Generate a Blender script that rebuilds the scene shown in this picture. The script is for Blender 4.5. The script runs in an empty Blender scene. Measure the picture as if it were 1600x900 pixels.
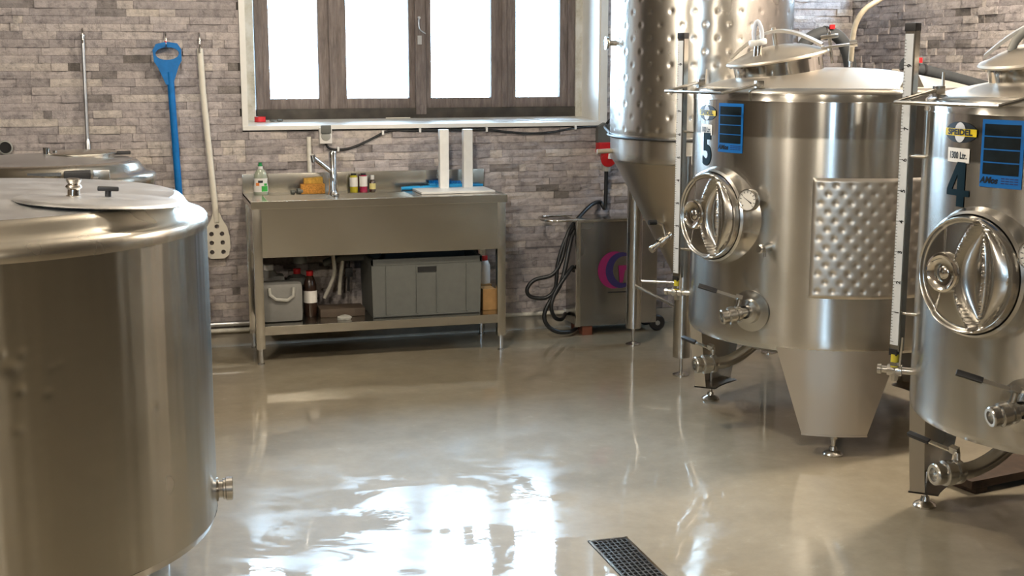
import bpy, bmesh, math, random
from mathutils import Vector, Matrix
random.seed(7)
PI = math.pi
SC = bpy.context.scene
COL = SC.collection

# ------------------------------------------------------------------ camera
cam_d = bpy.data.cameras.new('camera'); cam = bpy.data.objects.new('camera', cam_d); COL.objects.link(cam)
FPX = 2045.2; CAMP = Vector((-0.5375, -7.2427, 1.5581)); YAW = 0.2778; PITCH = 0.1720
cam_d.sensor_width = 36; cam_d.lens = FPX / 1600 * 36; cam_d.clip_start = 0.05
_f = Vector((math.sin(YAW)*math.cos(PITCH), math.cos(YAW)*math.cos(PITCH), -math.sin(PITCH)))
_r = Vector((math.cos(YAW), -math.sin(YAW), 0)); _u = _r.cross(_f)
cam.matrix_world = Matrix(((_r.x, _u.x, -_f.x, CAMP.x), (_r.y, _u.y, -_f.y, CAMP.y), (_r.z, _u.z, -_f.z, CAMP.z), (0, 0, 0, 1)))
SC.camera = cam
def px(P):
    d = Vector(P) - CAMP; z = d.dot(_f)
    return (800 + FPX*d.dot(_r)/z, 450 - FPX*d.dot(_u)/z)

# ------------------------------------------------------------------ world, lights, exposure
W = bpy.data.worlds.new('world'); SC.world = W; W.use_nodes = True
bg = W.node_tree.nodes['Background']; bg.inputs[0].default_value = (0.52, 0.76, 1.0, 1); bg.inputs[1].default_value = 23.0
SC.view_settings.view_transform = 'Standard'; SC.view_settings.look = 'None'
SC.view_settings.exposure = 0.42; SC.view_settings.gamma = 1
SC.view_settings.use_curve_mapping = False
SC.cycles.use_denoising = True
SC.cycles.max_bounces = 8; SC.cycles.glossy_bounces = 5; SC.cycles.transparent_max_bounces = 12
SC.cycles.sample_clamp_indirect = 6; SC.cycles.caustics_reflective = False; SC.cycles.caustics_refractive = False
def area(name, loc, target, sx, sy, power, col, portal=False, spread=None):
    l = bpy.data.lights.new(name, 'AREA'); l.shape = 'RECTANGLE'; l.size = sx; l.size_y = sy; l.energy = power; l.color = col
    if spread: l.spread = spread
    o = bpy.data.objects.new(name, l); COL.objects.link(o); o.location = loc
    o.rotation_euler = (Vector(target) - Vector(loc)).to_track_quat('-Z', 'Y').to_euler()
    if portal: l.cycles.is_portal = True
    return o
# daylight pours in through the wall openings (portals only guide sampling)
area('window_portal', (1.06, 0.46, 2.0), (1.06, -1, 2.0), 2.0, 1.5, 1, (1, 1, 1), True)
area('rear_window_portal', (-2.6, -11.12, 1.9), (-2.6, 0, 1.9), 0.6, 1.6, 1, (1, 1, 1), True)
area('corner_window_portal', (3.80, -0.43, 2.385), (0, -0.43, 2.385), 0.74, 0.83, 1, (1, 1, 1), True)
WARM = (1.0, 0.875, 0.71)
LAMPS = [(3.05, -2.75, 150), (-1.6, -4.3, 110), (-1.6, -7.4, 120), (1.0, -9.5, 90), (0.3, -2.5, 75)]

# ------------------------------------------------------------------ materials
def new_mat(name):
    m = bpy.data.materials.new(name); m.use_nodes = True
    nt = m.node_tree; b = nt.nodes['Principled BSDF']
    return m, nt, b
def N(nt, t, **kw):
    n = nt.nodes.new(t)
    for k, v in kw.items(): setattr(n, k, v)
    return n
def ramp(nt, src, stops):
    r = N(nt, 'ShaderNodeValToRGB'); nt.links.new(src, r.inputs[0])
    while len(r.color_ramp.elements) < len(stops): r.color_ramp.elements.new(0.5)
    for e, (p, c) in zip(r.color_ramp.elements, stops):
        e.position = p; e.color = c if len(c) == 4 else (*c, 1)
    return r.outputs[0]
def noise(nt, scale, detail=3, rough=0.5, coord='Object', stretch=None, dist=0):
    tc = N(nt, 'ShaderNodeTexCoord'); src = tc.outputs[coord]
    if stretch:
        mp = N(nt, 'ShaderNodeMapping'); mp.inputs['Scale'].default_value = stretch; nt.links.new(src, mp.inputs[0]); src = mp.outputs[0]
    n = N(nt, 'ShaderNodeTexNoise'); n.inputs['Scale'].default_value = scale; n.inputs['Detail'].default_value = detail
    n.inputs['Roughness'].default_value = rough; n.inputs['Distortion'].default_value = dist
    nt.links.new(src, n.inputs['Vector']); return n.outputs[0]
def bump(nt, b, src, strength, dist=0.01, inp='Normal'):
    bp = N(nt, 'ShaderNodeBump'); bp.inputs['Strength'].default_value = strength; bp.inputs['Distance'].default_value = dist
    nt.links.new(src, bp.inputs['Height']); nt.links.new(bp.outputs[0], b.inputs[inp]); return bp
def plain(name, col, rough=0.5, metal=0, var=0.12, scale=30, bmp=0.0, spec=0.5, trans=0, coat=0):
    m, nt, b = new_mat(name)
    lo = tuple(c*(1-var) for c in col); hi = tuple(min(1, c*(1+var)) for c in col)
    nt.links.new(ramp(nt, noise(nt, scale), [(0.3, lo), (0.7, hi)]), b.inputs['Base Color'])
    b.inputs['Roughness'].default_value = rough; b.inputs['Metallic'].default_value = metal
    b.inputs['Specular IOR Level'].default_value = spec
    if trans: b.inputs['Transmission Weight'].default_value = trans
    if coat: b.inputs['Coat Weight'].default_value = coat
    if bmp: bump(nt, b, noise(nt, scale*4), bmp, 0.003)
    return m
def steel(name, rough=0.2, aniso=0.0, col=(0.58, 0.565, 0.53), var=0.05, zsplit=None, rough_low=0.3, streak=True, blot=6):
    m, nt, b = new_mat(name)
    b.inputs['Metallic'].default_value = 1
    lo = tuple(c*0.92 for c in col)
    n1 = noise(nt, 3, 4, 0.6, stretch=(1, 1, 14)) if streak else noise(nt, blot, 2, 0.5)
    nt.links.new(ramp(nt, n1, [(0.0, lo), (1.0, col)]), b.inputs['Base Color'])
    n2 = noise(nt, blot, 2, 0.5)
    rr = N(nt, 'ShaderNodeMapRange'); rr.inputs['From Min'].default_value = 0.2; rr.inputs['From Max'].default_value = 0.8
    rr.inputs['To Min'].default_value = rough - var; rr.inputs['To Max'].default_value = rough + var
    nt.links.new(n2, rr.inputs[0]); out = rr.outputs[0]
    if zsplit is not None:     # condensation below the liquid level
        tc = N(nt, 'ShaderNodeTexCoord'); sx = N(nt, 'ShaderNodeSeparateXYZ'); nt.links.new(tc.outputs['Object'], sx.inputs[0])
        mr = N(nt, 'ShaderNodeMapRange'); mr.inputs['From Min'].default_value = zsplit - 0.004; mr.inputs['From Max'].default_value = zsplit + 0.004
        mr.inputs['To Min'].default_value = rough_low - rough; mr.inputs['To Max'].default_value = 0
        nt.links.new(sx.outputs['Z'], mr.inputs[0])
        ad = N(nt, 'ShaderNodeMath', operation='ADD'); nt.links.new(out, ad.inputs[0]); nt.links.new(mr.outputs[0], ad.inputs[1]); out = ad.outputs[0]
    nt.links.new(out, b.inputs['Roughness'])
    if aniso:
        b.inputs['Anisotropic'].default_value = aniso; b.inputs['Anisotropic Rotation'].default_value = 0.25
        tg = N(nt, 'ShaderNodeTangent'); tg.direction_type = 'UV_MAP'; tg.uv_map = 'UVMap'
        nt.links.new(tg.outputs[0], b.inputs['Tangent'])
    return m
M = {}
M['tank'] = steel('tank_brushed_steel', 0.16, 0.88, zsplit=1.262, rough_low=0.245, var=0.015)
M['kettle'] = steel('kettle_satin_steel', 0.25, 0.88, col=(0.40, 0.38, 0.335), var=0.03)
M['cone'] = steel('conical_tank_steel', 0.26, 0.7, col=(0.70, 0.68, 0.64), var=0.03)
M['cone_low'] = steel('cone_matt_steel', 0.36, 0.4, col=(0.60, 0.55, 0.47))
M['steel'] = steel('plain_steel', 0.22, 0, streak=False)
M['polish'] = steel('polished_steel', 0.10, 0, streak=False, var=0.03, col=(0.74, 0.71, 0.66))
M['dome'] = steel('dome_steel', 0.46, 0, streak=False, col=(0.54, 0.50, 0.44), var=0.05)
M['door'] = steel('door_steel', 0.22, 0, streak=False, col=(0.62, 0.60, 0.56), var=0.04)
M['sink'] = steel('sink_steel', 0.21, 0, streak=False, col=(0.60, 0.575, 0.51), var=0.03, blot=3)
M['chill'] = steel('chiller_steel', 0.26, 0, streak=False, col=(0.34, 0.335, 0.32), var=0.04, blot=3)
M['chrome'] = steel('chrome', 0.06, 0, streak=False, var=0.02, col=(0.75, 0.77, 0.80))
M['jacket'] = steel('jacket_steel', 0.38, 0, streak=False, col=(0.62, 0.59, 0.54))
M['alu'] = steel('dull_aluminium', 0.35, 0, streak=False, col=(0.60, 0.61, 0.62))
M['black'] = plain('black_rubber', (0.016, 0.016, 0.018), 0.45)
M['dark'] = plain('dark_void', (0.01, 0.01, 0.01), 0.8)
M['hose'] = plain('black_hose', (0.012, 0.013, 0.014), 0.4)
M['foam'] = plain('grey_foam_lagging', (0.045, 0.05, 0.055), 0.75, bmp=0.2)
M['blue'] = plain('blue_plastic', (0.002, 0.15, 0.46), 0.5, spec=0.3)
M['cyan'] = plain('bright_blue_plastic', (0.01, 0.28, 0.62), 0.35)
M['cream'] = plain('cream_plastic', (0.74, 0.70, 0.60), 0.45, var=0.05)
M['white'] = plain('white_plastic', (0.80, 0.80, 0.78), 0.35, var=0.03)
M['trim'] = plain('white_paint', (0.78, 0.77, 0.73), 0.35, var=0.04, scale=12)
M['pipew'] = plain('white_pipe', (0.72, 0.70, 0.62), 0.4)
M['grey'] = plain('grey_plastic', (0.11, 0.115, 0.105), 0.5, var=0.06)
M['lgrey'] = plain('light_grey_plastic', (0.36, 0.36, 0.33), 0.5, var=0.06)
M['can'] = plain('grey_canister', (0.20, 0.20, 0.19), 0.5, var=0.06)
M['red'] = plain('red_plastic', (0.55, 0.015, 0.02), 0.35)
M['card'] = plain('cardboard', (0.42, 0.24, 0.09), 0.8)
M['brownb'] = plain('brown_bottle', (0.035, 0.018, 0.012), 0.15)
M['sponge'] = plain('sponge', (0.55, 0.25, 0.045), 0.9, var=0.35, scale=160, bmp=0.6)
M['sponge2'] = plain('yellow_cloth', (0.60, 0.34, 0.06), 0.9, var=0.2, scale=80, bmp=0.4)
M['yliq'] = plain('yellow_liquid', (0.42, 0.36, 0.02), 0.15)
M['rliq'] = plain('red_liquid', (0.35, 0.02, 0.07), 0.15)
M['soap'] = plain('clear_green_bottle', (0.34, 0.38, 0.30), 0.12, var=0.05)
M['green'] = plain('green_plastic', (0.01, 0.22, 0.06), 0.35)
M['lblg'] = plain('green_label', (0.04, 0.36, 0.06), 0.45)
M['orange'] = plain('orange_print', (0.75, 0.22, 0.04), 0.45)
M['label'] = plain('white_label', (0.78, 0.76, 0.72), 0.5, var=0.04)
M['labely'] = plain('pale_yellow_label', (0.70, 0.62, 0.25), 0.5, var=0.1)
M['ink'] = plain('black_ink', (0.008, 0.01, 0.012), 0.4, var=0.02)
M['num'] = plain('dark_teal_vinyl', (0.003, 0.015, 0.024), 0.6, var=0.04, spec=0.1)
M['brandy'] = plain('yellow_band', (0.82, 0.62, 0.02), 0.4, var=0.04)
M['brandw'] = plain('silver_lens', (0.70, 0.72, 0.75), 0.35, var=0.04)
M['board'] = plain('blue_board', (0.012, 0.14, 0.46), 0.3, var=0.05)
M['chalk'] = plain('black_panel', (0.006, 0.012, 0.016), 0.45, var=0.3, spec=0.2)
M['mag'] = plain('magenta_print', (0.22, 0.01, 0.09), 0.5, var=0.05)
M['navy'] = plain('navy_print', (0.02, 0.015, 0.085), 0.5, var=0.05)
M['ruler'] = plain('ruler_white', (0.66, 0.70, 0.74), 0.4, var=0.03)
M['yellow'] = plain('yellow_plastic', (0.55, 0.48, 0.04), 0.4)
M['dial'] = plain('dial_white', (0.80, 0.79, 0.75), 0.3, var=0.02)
M['plank'] = plain('dark_plank', (0.05, 0.028, 0.015), 0.7, var=0.3)
M['rust'] = plain('rusty_block', (0.16, 0.05, 0.025), 0.7)
M['paper'] = plain('white_paper', (0.80, 0.82, 0.85), 0.6, var=0.03)
M['bluedk'] = plain('dark_blue_plastic', (0.004, 0.02, 0.16), 0.4)
M['tube'] = plain('beige_hose', (0.42, 0.37, 0.28), 0.45)
M['airlock'] = plain('pale_clear_plastic', (0.62, 0.66, 0.74), 0.15, var=0.05)
M['airlock2'] = plain('olive_clear_plastic', (0.36, 0.38, 0.28), 0.2, var=0.1)
M['ceil'] = plain('ceiling_paint', (0.34, 0.31, 0.27), 0.9, var=0.04, scale=2)
M['wallp'] = plain('plain_plaster', (0.09, 0.075, 0.06), 0.9, var=0.1, scale=2)
M['plinth'] = plain('plinth_concrete', (0.40, 0.37, 0.31), 0.7, var=0.12, scale=14)
M['plank_ins'] = plain('brown_tray', (0.07, 0.05, 0.035), 0.6)
# stone cladding: tone per stone from the colour attribute, split face relief
def stone_mat():
    m, nt, b = new_mat('ledger_stone')
    at = N(nt, 'ShaderNodeAttribute'); at.attribute_name = 'tone'
    sp = N(nt, 'ShaderNodeSeparateColor'); nt.links.new(at.outputs['Color'], sp.inputs[0])
    base = ramp(nt, sp.outputs[0], [(0.0, (0.22, 0.20, 0.185)), (0.12, (0.32, 0.295, 0.29)), (0.3, (0.45, 0.412, 0.412)), (0.6, (0.55, 0.50, 0.495)), (0.85, (0.62, 0.565, 0.54)), (1.0, (0.69, 0.63, 0.575))])
    n = ramp(nt, noise(nt, 26, 6, 0.7), [(0.28, (0.52, 0.52, 0.53)), (0.5, (0.95, 0.94, 0.94)), (0.72, (1.14, 1.13, 1.12))])
    mx = N(nt, 'ShaderNodeMix', data_type='RGBA', blend_type='MULTIPLY'); mx.inputs[0].default_value = 1
    nt.links.new(base, mx.inputs[6]); nt.links.new(n, mx.inputs[7]); nt.links.new(mx.outputs[2], b.inputs['Base Color'])
    b.inputs['Roughness'].default_value = 0.85; b.inputs['Specular IOR Level'].default_value = 0.25
    bump(nt, b, noise(nt, 45, 6, 0.75), 0.9, 0.013)
    return m
M['stone'] = stone_mat()
M['grout'] = plain('wall_backing', (0.07, 0.062, 0.055), 0.9)
def wood_mat():
    m, nt, b = new_mat('weathered_wood')
    n = noise(nt, 9, 6, 0.7, stretch=(6, 6, 0.7))
    nt.links.new(ramp(nt, n, [(0.25, (0.075, 0.06, 0.054)), (0.55, (0.19, 0.155, 0.14)), (0.8, (0.30, 0.26, 0.235))]), b.inputs['Base Color'])
    b.inputs['Roughness'].default_value = 0.7; bump(nt, b, noise(nt, 30, 6, 0.7, stretch=(6, 6, 0.7)), 0.4, 0.004); return m
M['wood'] = wood_mat()
M['wooddk'] = plain('dark_mottled_wood', (0.045, 0.038, 0.03), 0.7, var=0.45, scale=14, bmp=0.3)  # darker mottled brown, used for the window's bottom rail
def plaster_mat():
    m, nt, b = new_mat('stained_plaster')
    nt.links.new(ramp(nt, noise(nt, 7, 7, 0.7), [(0.28, (0.22, 0.20, 0.15)), (0.42, (0.55, 0.53, 0.45)), (0.6, (0.70, 0.70, 0.66))]), b.inputs['Base Color'])
    b.inputs['Roughness'].default_value = 0.75; return m
M['plaster'] = plaster_mat()
def glass_mat():
    m, nt, b = new_mat('pane_glass'); nt.nodes.remove(b)
    t = N(nt, 'ShaderNodeBsdfTransparent'); g = N(nt, 'ShaderNodeBsdfGlossy'); g.inputs['Roughness'].default_value = 0.02
    fr = N(nt, 'ShaderNodeFresnel'); fr.inputs[0].default_value = 1.45; mx = N(nt, 'ShaderNodeMixShader')
    nt.links.new(fr.outputs[0], mx.inputs[0]); nt.links.new(t.outputs[0], mx.inputs[1]); nt.links.new(g.outputs[0], mx.inputs[2])
    nt.links.new(mx.outputs[0], nt.nodes['Material Output'].inputs[0]); return m
M['glass'] = glass_mat()
def emit_mat():
    m, nt, b = new_mat('lamp_diffuser'); b.inputs['Emission Color'].default_value = (*WARM, 1); b.inputs['Emission Strength'].default_value = 6; return m
M['lamp'] = emit_mat()
def floor_mat():
    m, nt, b = new_mat('wet_resin_floor')
    big = noise(nt, 0.9, 6, 0.6); fine = noise(nt, 9, 8, 0.7)
    c1 = ramp(nt, big, [(0.3, (0.285, 0.238, 0.158)), (0.7, (0.365, 0.32, 0.235))])
    c2 = ramp(nt, fine, [(0.3, (0.84, 0.83, 0.82)), (0.62, (1.04, 1.04, 1.04)), (0.72, (1.30, 1.34, 1.40))])
    mx = N(nt, 'ShaderNodeMix', data_type='RGBA', blend_type='MULTIPLY'); mx.inputs[0].default_value = 1
    nt.links.new(c1, mx.inputs[6]); nt.links.new(c2, mx.inputs[7]); nt.links.new(mx.outputs[2], b.inputs['Base Color'])
    b.inputs['Roughness'].default_value = 0.55
    b.inputs['Coat Weight'].default_value = 1.0; b.inputs['Coat IOR'].default_value = 1.5
    # wet film: glossy where water stands, duller drying patches between
    wet = noise(nt, 2.6, 7, 0.62, stretch=(1, 1.6, 1), dist=0.6)
    cr = ramp(nt, wet, [(0.42, (0.02,)*3), (0.49, (0.05,)*3), (0.52, (0.13,)*3), (0.64, (0.20,)*3)])
    nt.links.new(cr, b.inputs['Coat Roughness'])
    h1 = noise(nt, 3.0, 5, 0.6, stretch=(1, 1.4, 1)); h2 = noise(nt, 30, 4, 0.6)
    ad = N(nt, 'ShaderNodeMath', operation='MULTIPLY_ADD'); ad.inputs[1].default_value = 0.05; nt.links.new(h2, ad.inputs[0]); nt.links.new(h1, ad.inputs[2])
    bump(nt, b, ad.outputs[0], 0.028, 0.03, 'Coat Normal')
    return m
M['floor'] = floor_mat()

# ------------------------------------------------------------------ mesh helpers
def BM():
    b = bmesh.new(); b.loops.layers.uv.new('UVMap'); return b
def rot_to(d):
    return Vector((0, 0, 1)).rotation_difference(Vector(d).normalized()).to_matrix().to_4x4()
def box(bm, x0, x1, y0, y1, z0, z1, mat=None, bev=0):
    r = bmesh.ops.create_cube(bm, size=1); vs = r['verts']
    for v in vs: v.co = Vector(((x0+x1)/2 + v.co.x*(x1-x0), (y0+y1)/2 + v.co.y*(y1-y0), (z0+z1)/2 + v.co.z*(z1-z0)))
    if bev:
        es = {e for v in vs for e in v.link_edges}
        r2 = bmesh.ops.bevel(bm, geom=list(es), offset=bev, segments=2, affect='EDGES', profile=0.7)
        vs = list({v for f in r2['faces'] for v in f.verts} | {v for v in vs if v.is_valid})
    if mat: bmesh.ops.transform(bm, matrix=mat, verts=[v for v in vs if v.is_valid])
    return vs
def lathe(bm, prof, mat=None, n=32, th0=0.0, th1=2*PI):
    uv = bm.loops.layers.uv.active
    full = abs(th1 - th0 - 2*PI) < 1e-6
    cols = n if full else n + 1
    rows = []
    for (r, z) in prof:
        if r < 1e-6 and full:
            v = bm.verts.new((0, 0, z)); rows.append([v]*cols)
        else:
            rows.append([bm.verts.new((r*math.cos(th0 + (th1-th0)*i/n), r*math.sin(th0 + (th1-th0)*i/n), z)) for i in range(cols)])
    for j in range(len(prof)-1):
        for i in range(n):
            i2 = (i+1) % cols
            q = [rows[j][i], rows[j][i2], rows[j+1][i2], rows[j+1][i]]
            uvs = [(i/n, j), ((i+1)/n, j), ((i+1)/n, j+1), (i/n, j+1)]
            vs, us = [], []
            for v, t in zip(q, uvs):
                if v not in vs: vs.append(v); us.append(t)
            if len(vs) >= 3:
                try: f = bm.faces.new(vs)
                except ValueError: continue
                for l, t in zip(f.loops, us): l[uv].uv = t
    allv = list({v for row in rows for v in row})
    if mat: bmesh.ops.transform(bm, matrix=mat, verts=allv)
    return allv
def at(p, d=(0, 0, 1)):
    return Matrix.Translation(Vector(p)) @ rot_to(d)
def cyl(bm, p0, p1, r0, r1=None, n=16):
    p0, p1 = Vector(p0), Vector(p1); r1 = r0 if r1 is None else r1
    L = (p1-p0).length
    return lathe(bm, [(0, 0), (r0, 0), (r1, L), (0, L)], at(p0, p1-p0), n)
def catmull(pts, seg=6):
    P = [Vector(p) for p in pts]; P = [P[0]*2-P[1]] + P + [P[-1]*2-P[-2]]; out = []
    for i in range(1, len(P)-2):
        a, b, c, d = P[i-1:i+3]
        for k in range(seg):
            t = k/seg
            out.append(0.5*((2*b) + (c-a)*t + (2*a-5*b+4*c-d)*t*t + (3*b-a-3*c+d)*t**3))
    out.append(P[-2]); return out
def tube(bm, pts, r, n=10, smooth=True, seg=6):
    P = catmull(pts, seg) if smooth else [Vector(p) for p in pts]
    rs = r if callable(r) else (lambda t: r)
    up = None; rings = []
    for i, p in enumerate(P):
        t = (P[min(i+1, len(P)-1)] - P[max(i-1, 0)]).normalized()
        if up is None: up = t.orthogonal().normalized()
        up = (up - t*up.dot(t)).normalized(); s = t.cross(up)
        rr = rs(i/(len(P)-1))
        rings.append([bm.verts.new(p + (up*math.cos(2*PI*k/n) + s*math.sin(2*PI*k/n))*rr) for k in range(n)])
    for a, b in zip(rings, rings[1:]):
        for k in range(n): bm.faces.new((a[k], a[(k+1) % n], b[(k+1) % n], b[k]))
    bm.faces.new(rings[0][::-1]); bm.faces.new(rings[-1])
def surf(bm, f, nu, nv):
    uv = bm.loops.layers.uv.active
    g = [[bm.verts.new(f(i/nu, j/nv)) for i in range(nu+1)] for j in range(nv+1)]
    for j in range(nv):
        for i in range(nu):
            fc = bm.faces.new((g[j][i], g[j][i+1], g[j+1][i+1], g[j+1][i]))
            for l, t in zip(fc.loops, ((i, j), (i+1, j), (i+1, j+1), (i, j+1))): l[uv].uv = (t[0]/nu, t[1]/nv)
    return g
def prism(bm, poly, h, mat=None):
    a = [bm.verts.new((x, y, 0)) for x, y in poly]; b = [bm.verts.new((x, y, h)) for x, y in poly]; n = len(poly)
    bm.faces.new(a[::-1]); bm.faces.new(b)
    for i in range(n): bm.faces.new((a[i], a[(i+1) % n], b[(i+1) % n], b[i]))
    if mat: bmesh.ops.transform(bm, matrix=mat, verts=a+b)
    return a+b
def panel(bm, x0, x1, z0, z1, th, R=None, n=10, hole=None):
    pass
def obj(name, bm, mat, parent=None, smooth=True, ang=38, label=None, fixn=True):
    if fixn: bmesh.ops.recalc_face_normals(bm, faces=bm.faces)
    if smooth:
        for f in bm.faces: f.smooth = True
        for e in bm.edges:
            if len(e.link_faces) == 2 and e.calc_face_angle(0) > math.radians(ang): e.smooth = False
    me = bpy.data.meshes.new(name); bm.to_mesh(me); bm.free()
    me.materials.append(mat)
    o = bpy.data.objects.new(name, me); COL.objects.link(o)
    if parent: o.parent = parent
    if label: o['label'] = label
    return o
def tag(o, label, cat, group=None):
    o['label'] = label; o['category'] = cat
    if group: o['group'] = group
    return o
def thing(name, label, cat, loc=(0, 0, 0), rotz=0, group=None):
    o = bpy.data.objects.new(name, None); COL.objects.link(o); o.location = loc; o.rotation_euler = (0, 0, rotz)
    o.empty_display_size = 0.1
    return tag(o, label, cat, group)
def struct(o): o['kind'] = 'structure'; return o
def dup_tree(o, parent=None):
    c = o.copy(); COL.objects.link(c); c.parent = parent
    for ch in [x for x in bpy.data.objects if x.parent == o]: dup_tree(ch, c)
    return c
def pol(r, a, z): a = math.radians(a); return Vector((r*math.cos(a), r*math.sin(a), z))
def textmesh(name, body, size, mat, parent, place, bold=0.0, shear=0.0, xs=1.0):
    cu = bpy.data.curves.new('t', 'FONT'); cu.body = body; cu.size = size; cu.offset = bold; cu.shear = shear
    cu.align_x = 'CENTER'; cu.align_y = 'CENTER'; cu.resolution_u = 4
    t = bpy.data.objects.new('t', cu); COL.objects.link(t)
    dg = bpy.context.evaluated_depsgraph_get(); me = bpy.data.meshes.new_from_object(t.evaluated_get(dg))
    bpy.data.objects.remove(t); bpy.data.curves.remove(cu)
    b2 = bmesh.new(); b2.from_mesh(me)
    if b2.verts:
        lo, hi = min(v.co.x for v in b2.verts), max(v.co.x for v in b2.verts); st = max(0.015, (hi-lo)/40); x = lo + st
        while x < hi-1e-4 and hi-lo > 0.03:
            bmesh.ops.bisect_plane(b2, geom=b2.verts[:]+b2.edges[:]+b2.faces[:], plane_co=(x, 0, 0), plane_no=(1, 0, 0)); x += st
    b2.to_mesh(me); b2.free()
    for v in me.vertices: v.co = place(v.co.x*xs, v.co.y)
    me.name = name; me.materials.clear(); me.materials.append(mat)
    o = bpy.data.objects.new(name, me); COL.objects.link(o); o.parent = parent; return o
def wrap(R, ang0, z0):      # flat (x, y) to a point on a cylinder, x running right for someone outside
    a0 = math.radians(ang0)
    return lambda x, y: Vector((R*math.cos(a0 + x/R), R*math.sin(a0 + x/R), z0 + y))
def decal(name, poly, mat, parent, place, th=0.0015, sub=0.02):
    """thin flat sticker: polygon in (x, y), cut in vertical strips so that it follows a curved face"""
    bm = BM(); f = bm.faces.new([bm.verts.new((x, y, 0)) for x, y in poly])
    xs = [p[0] for p in poly]; x = min(xs) + sub
    while x < max(xs) - 1e-4:
        bmesh.ops.bisect_plane(bm, geom=bm.verts[:]+bm.edges[:]+bm.faces[:], plane_co=(x, 0, 0), plane_no=(1, 0, 0)); x += sub
    for v in bm.verts: v.co = place(v.co.x, v.co.y)
    bmesh.ops.recalc_face_normals(bm, faces=bm.faces)
    return obj(name, bm, mat, parent, fixn=False)
def rect(w, h, cx=0, cy=0): return [(cx-w/2, cy-h/2), (cx+w/2, cy-h/2), (cx+w/2, cy+h/2), (cx-w/2, cy+h/2)]
def ellipse(a, b, n=32, cx=0, cy=0): return [(cx+a*math.cos(2*PI*i/n), cy+b*math.sin(2*PI*i/n)) for i in range(n)]

# ================================================================== STRUCTURE
XL, XR, YF, H = -3.4, 3.69, -11.0, 3.0
WX0, WX1, WZ0, WZ1 = 0.038, 2.051, 1.205, 2.65
# floor: falls gently to the drain
DX0, DX1, DY0, DY1 = 0.868, 1.014, -4.35, -3.242
def sst(a, b, x):
    t = min(1, max(0, (x-a)/(b-a))); return t*t*(3-2*t)
DROP = 0.05
def fz(x, y):
    return -DROP * sst(-1.75, -3.15, y) * sst(-0.45, 0.25, x) * (1 - sst(1.25, 1.72, x)) * (1 - sst(-4.6, -6.0, y)) if y < -1.75 else 0.0
bm = BM()
xs = sorted([XL-0.2 + i*(XR+0.4-XL)/48 for i in range(49)] + [DX0, DX1])
ys = sorted([YF-0.2 + i*(0.5-YF+0.2)/80 for i in range(81)] + [DY0, DY1])
g = [[bm.verts.new((x, y, fz(x, y))) for x in xs] for y in ys]
for j in range(len(ys)-1):
    for i in range(len(xs)-1):
        cx, cy = (xs[i]+xs[i+1])/2, (ys[j]+ys[j+1])/2
        if DX0 < cx < DX1 and DY0 < cy < DY1: continue
        bm.faces.new((g[j][i], g[j][i+1], g[j+1][i+1], g[j+1][i]))
floor = struct(obj('floor', bm, M['floor'], ang=60))
bm = BM(); box(bm, XL-0.2, XR+0.2, YF-0.2, 0.5, H, H+0.1); ceil = struct(obj('ceiling', bm, M['ceil'], smooth=False))
# back wall with its window opening (a backing that carries the stones)
bm = BM()
for x0, x1, z0, z1 in ((XL-0.2, WX0, 0, H), (WX1, XR+0.2, 0, H), (WX0, WX1, 0, WZ0-0.02), (WX0, WX1, WZ1, H)): box(bm, x0, x1, 0.0, 0.45, z0, z1)
wall_back = struct(obj('wall_back', bm, M['grout'], smooth=False))
bm = BM()
for y0, y1, z0, z1 in ((YF-0.2, -0.80, 0, H), (-0.06, 0.0, 0, H), (-0.80, -0.06, 0, 1.97), (-0.80, -0.06, 2.8, H)): box(bm, XR, XR+0.2, y0, y1, z0, z1)
wall_right = struct(obj('wall_right', bm, M['grout'], smooth=False))
bm = BM()
box(bm, XL-0.2, XL, YF-0.2, 0.0, 0, H)
wall_left = struct(obj('wall_left', bm, M['wallp'], smooth=False))
bm = BM()
for x0, x1, z0, z1 in ((XL, -2.9, 0, H), (-2.3, XR, 0, H), (-2.9, -2.3, 0, 1.1), (-2.9, -2.3, 2.7, H)): box(bm, x0, x1, YF-0.2, YF, z0, z1)
wall_front = struct(obj('wall_front', bm, M['wallp'], smooth=False))
# plinth under the stones
bm = BM(); box(bm, XL, XR, -0.016, 0.0, 0.0, 0.085, bev=0.003); struct(obj('baseboard_back', bm, M['plinth']))
bm = BM(); box(bm, XR-0.016, XR, YF, -0.016, 0.0, 0.085); struct(obj('baseboard_right', bm, M['plinth']))

# ---- ledger stones
ROW = 0.0405
def stone_shape(bm, u0, u1, z0, z1, d, tone, put):
    lay = bm.loops.layers.float_color.get('tone') or bm.loops.layers.float_color.new('tone')
    nx = max(2, min(5, int((u1-u0)/0.07)+1)); g0 = 0.0006
    us = [u0+g0 + (u1-u0-2*g0)*i/nx for i in range(nx+1)]; zs = [z0+g0, (z0+z1)/2, z1-g0]
    tilt = random.uniform(-0.005, 0.005)
    F = [[bm.verts.new(put(u, z, d + tilt*(i/nx-0.5)*2 + random.uniform(-0.003, 0.003) - (0.002 if j != 1 else 0))) for i, u in enumerate(us)] for j, z in enumerate(zs)]
    B = [bm.verts.new(put(u, z, -0.002)) for u, z in ((us[0], zs[0]), (us[-1], zs[0]), (us[-1], zs[2]), (us[0], zs[2]))]
    fs = []
    for j in range(2):
        for i in range(nx): fs.append(bm.faces.new((F[j][i], F[j][i+1], F[j+1][i+1], F[j+1][i])))
    fs.append(bm.faces.new([B[0], B[1]] + F[0][::-1])); fs.append(bm.faces.new([B[3]] + F[2] + [B[2]]))
    fs.append(bm.faces.new([B[0], F[0][0], F[1][0], F[2][0], B[3]])); fs.append(bm.faces.new([B[1], B[2], F[2][-1], F[1][-1], F[0][-1]]))
    for f in fs:
        for l in f.loops: l[lay] = (tone, tone, tone, 1)
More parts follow.
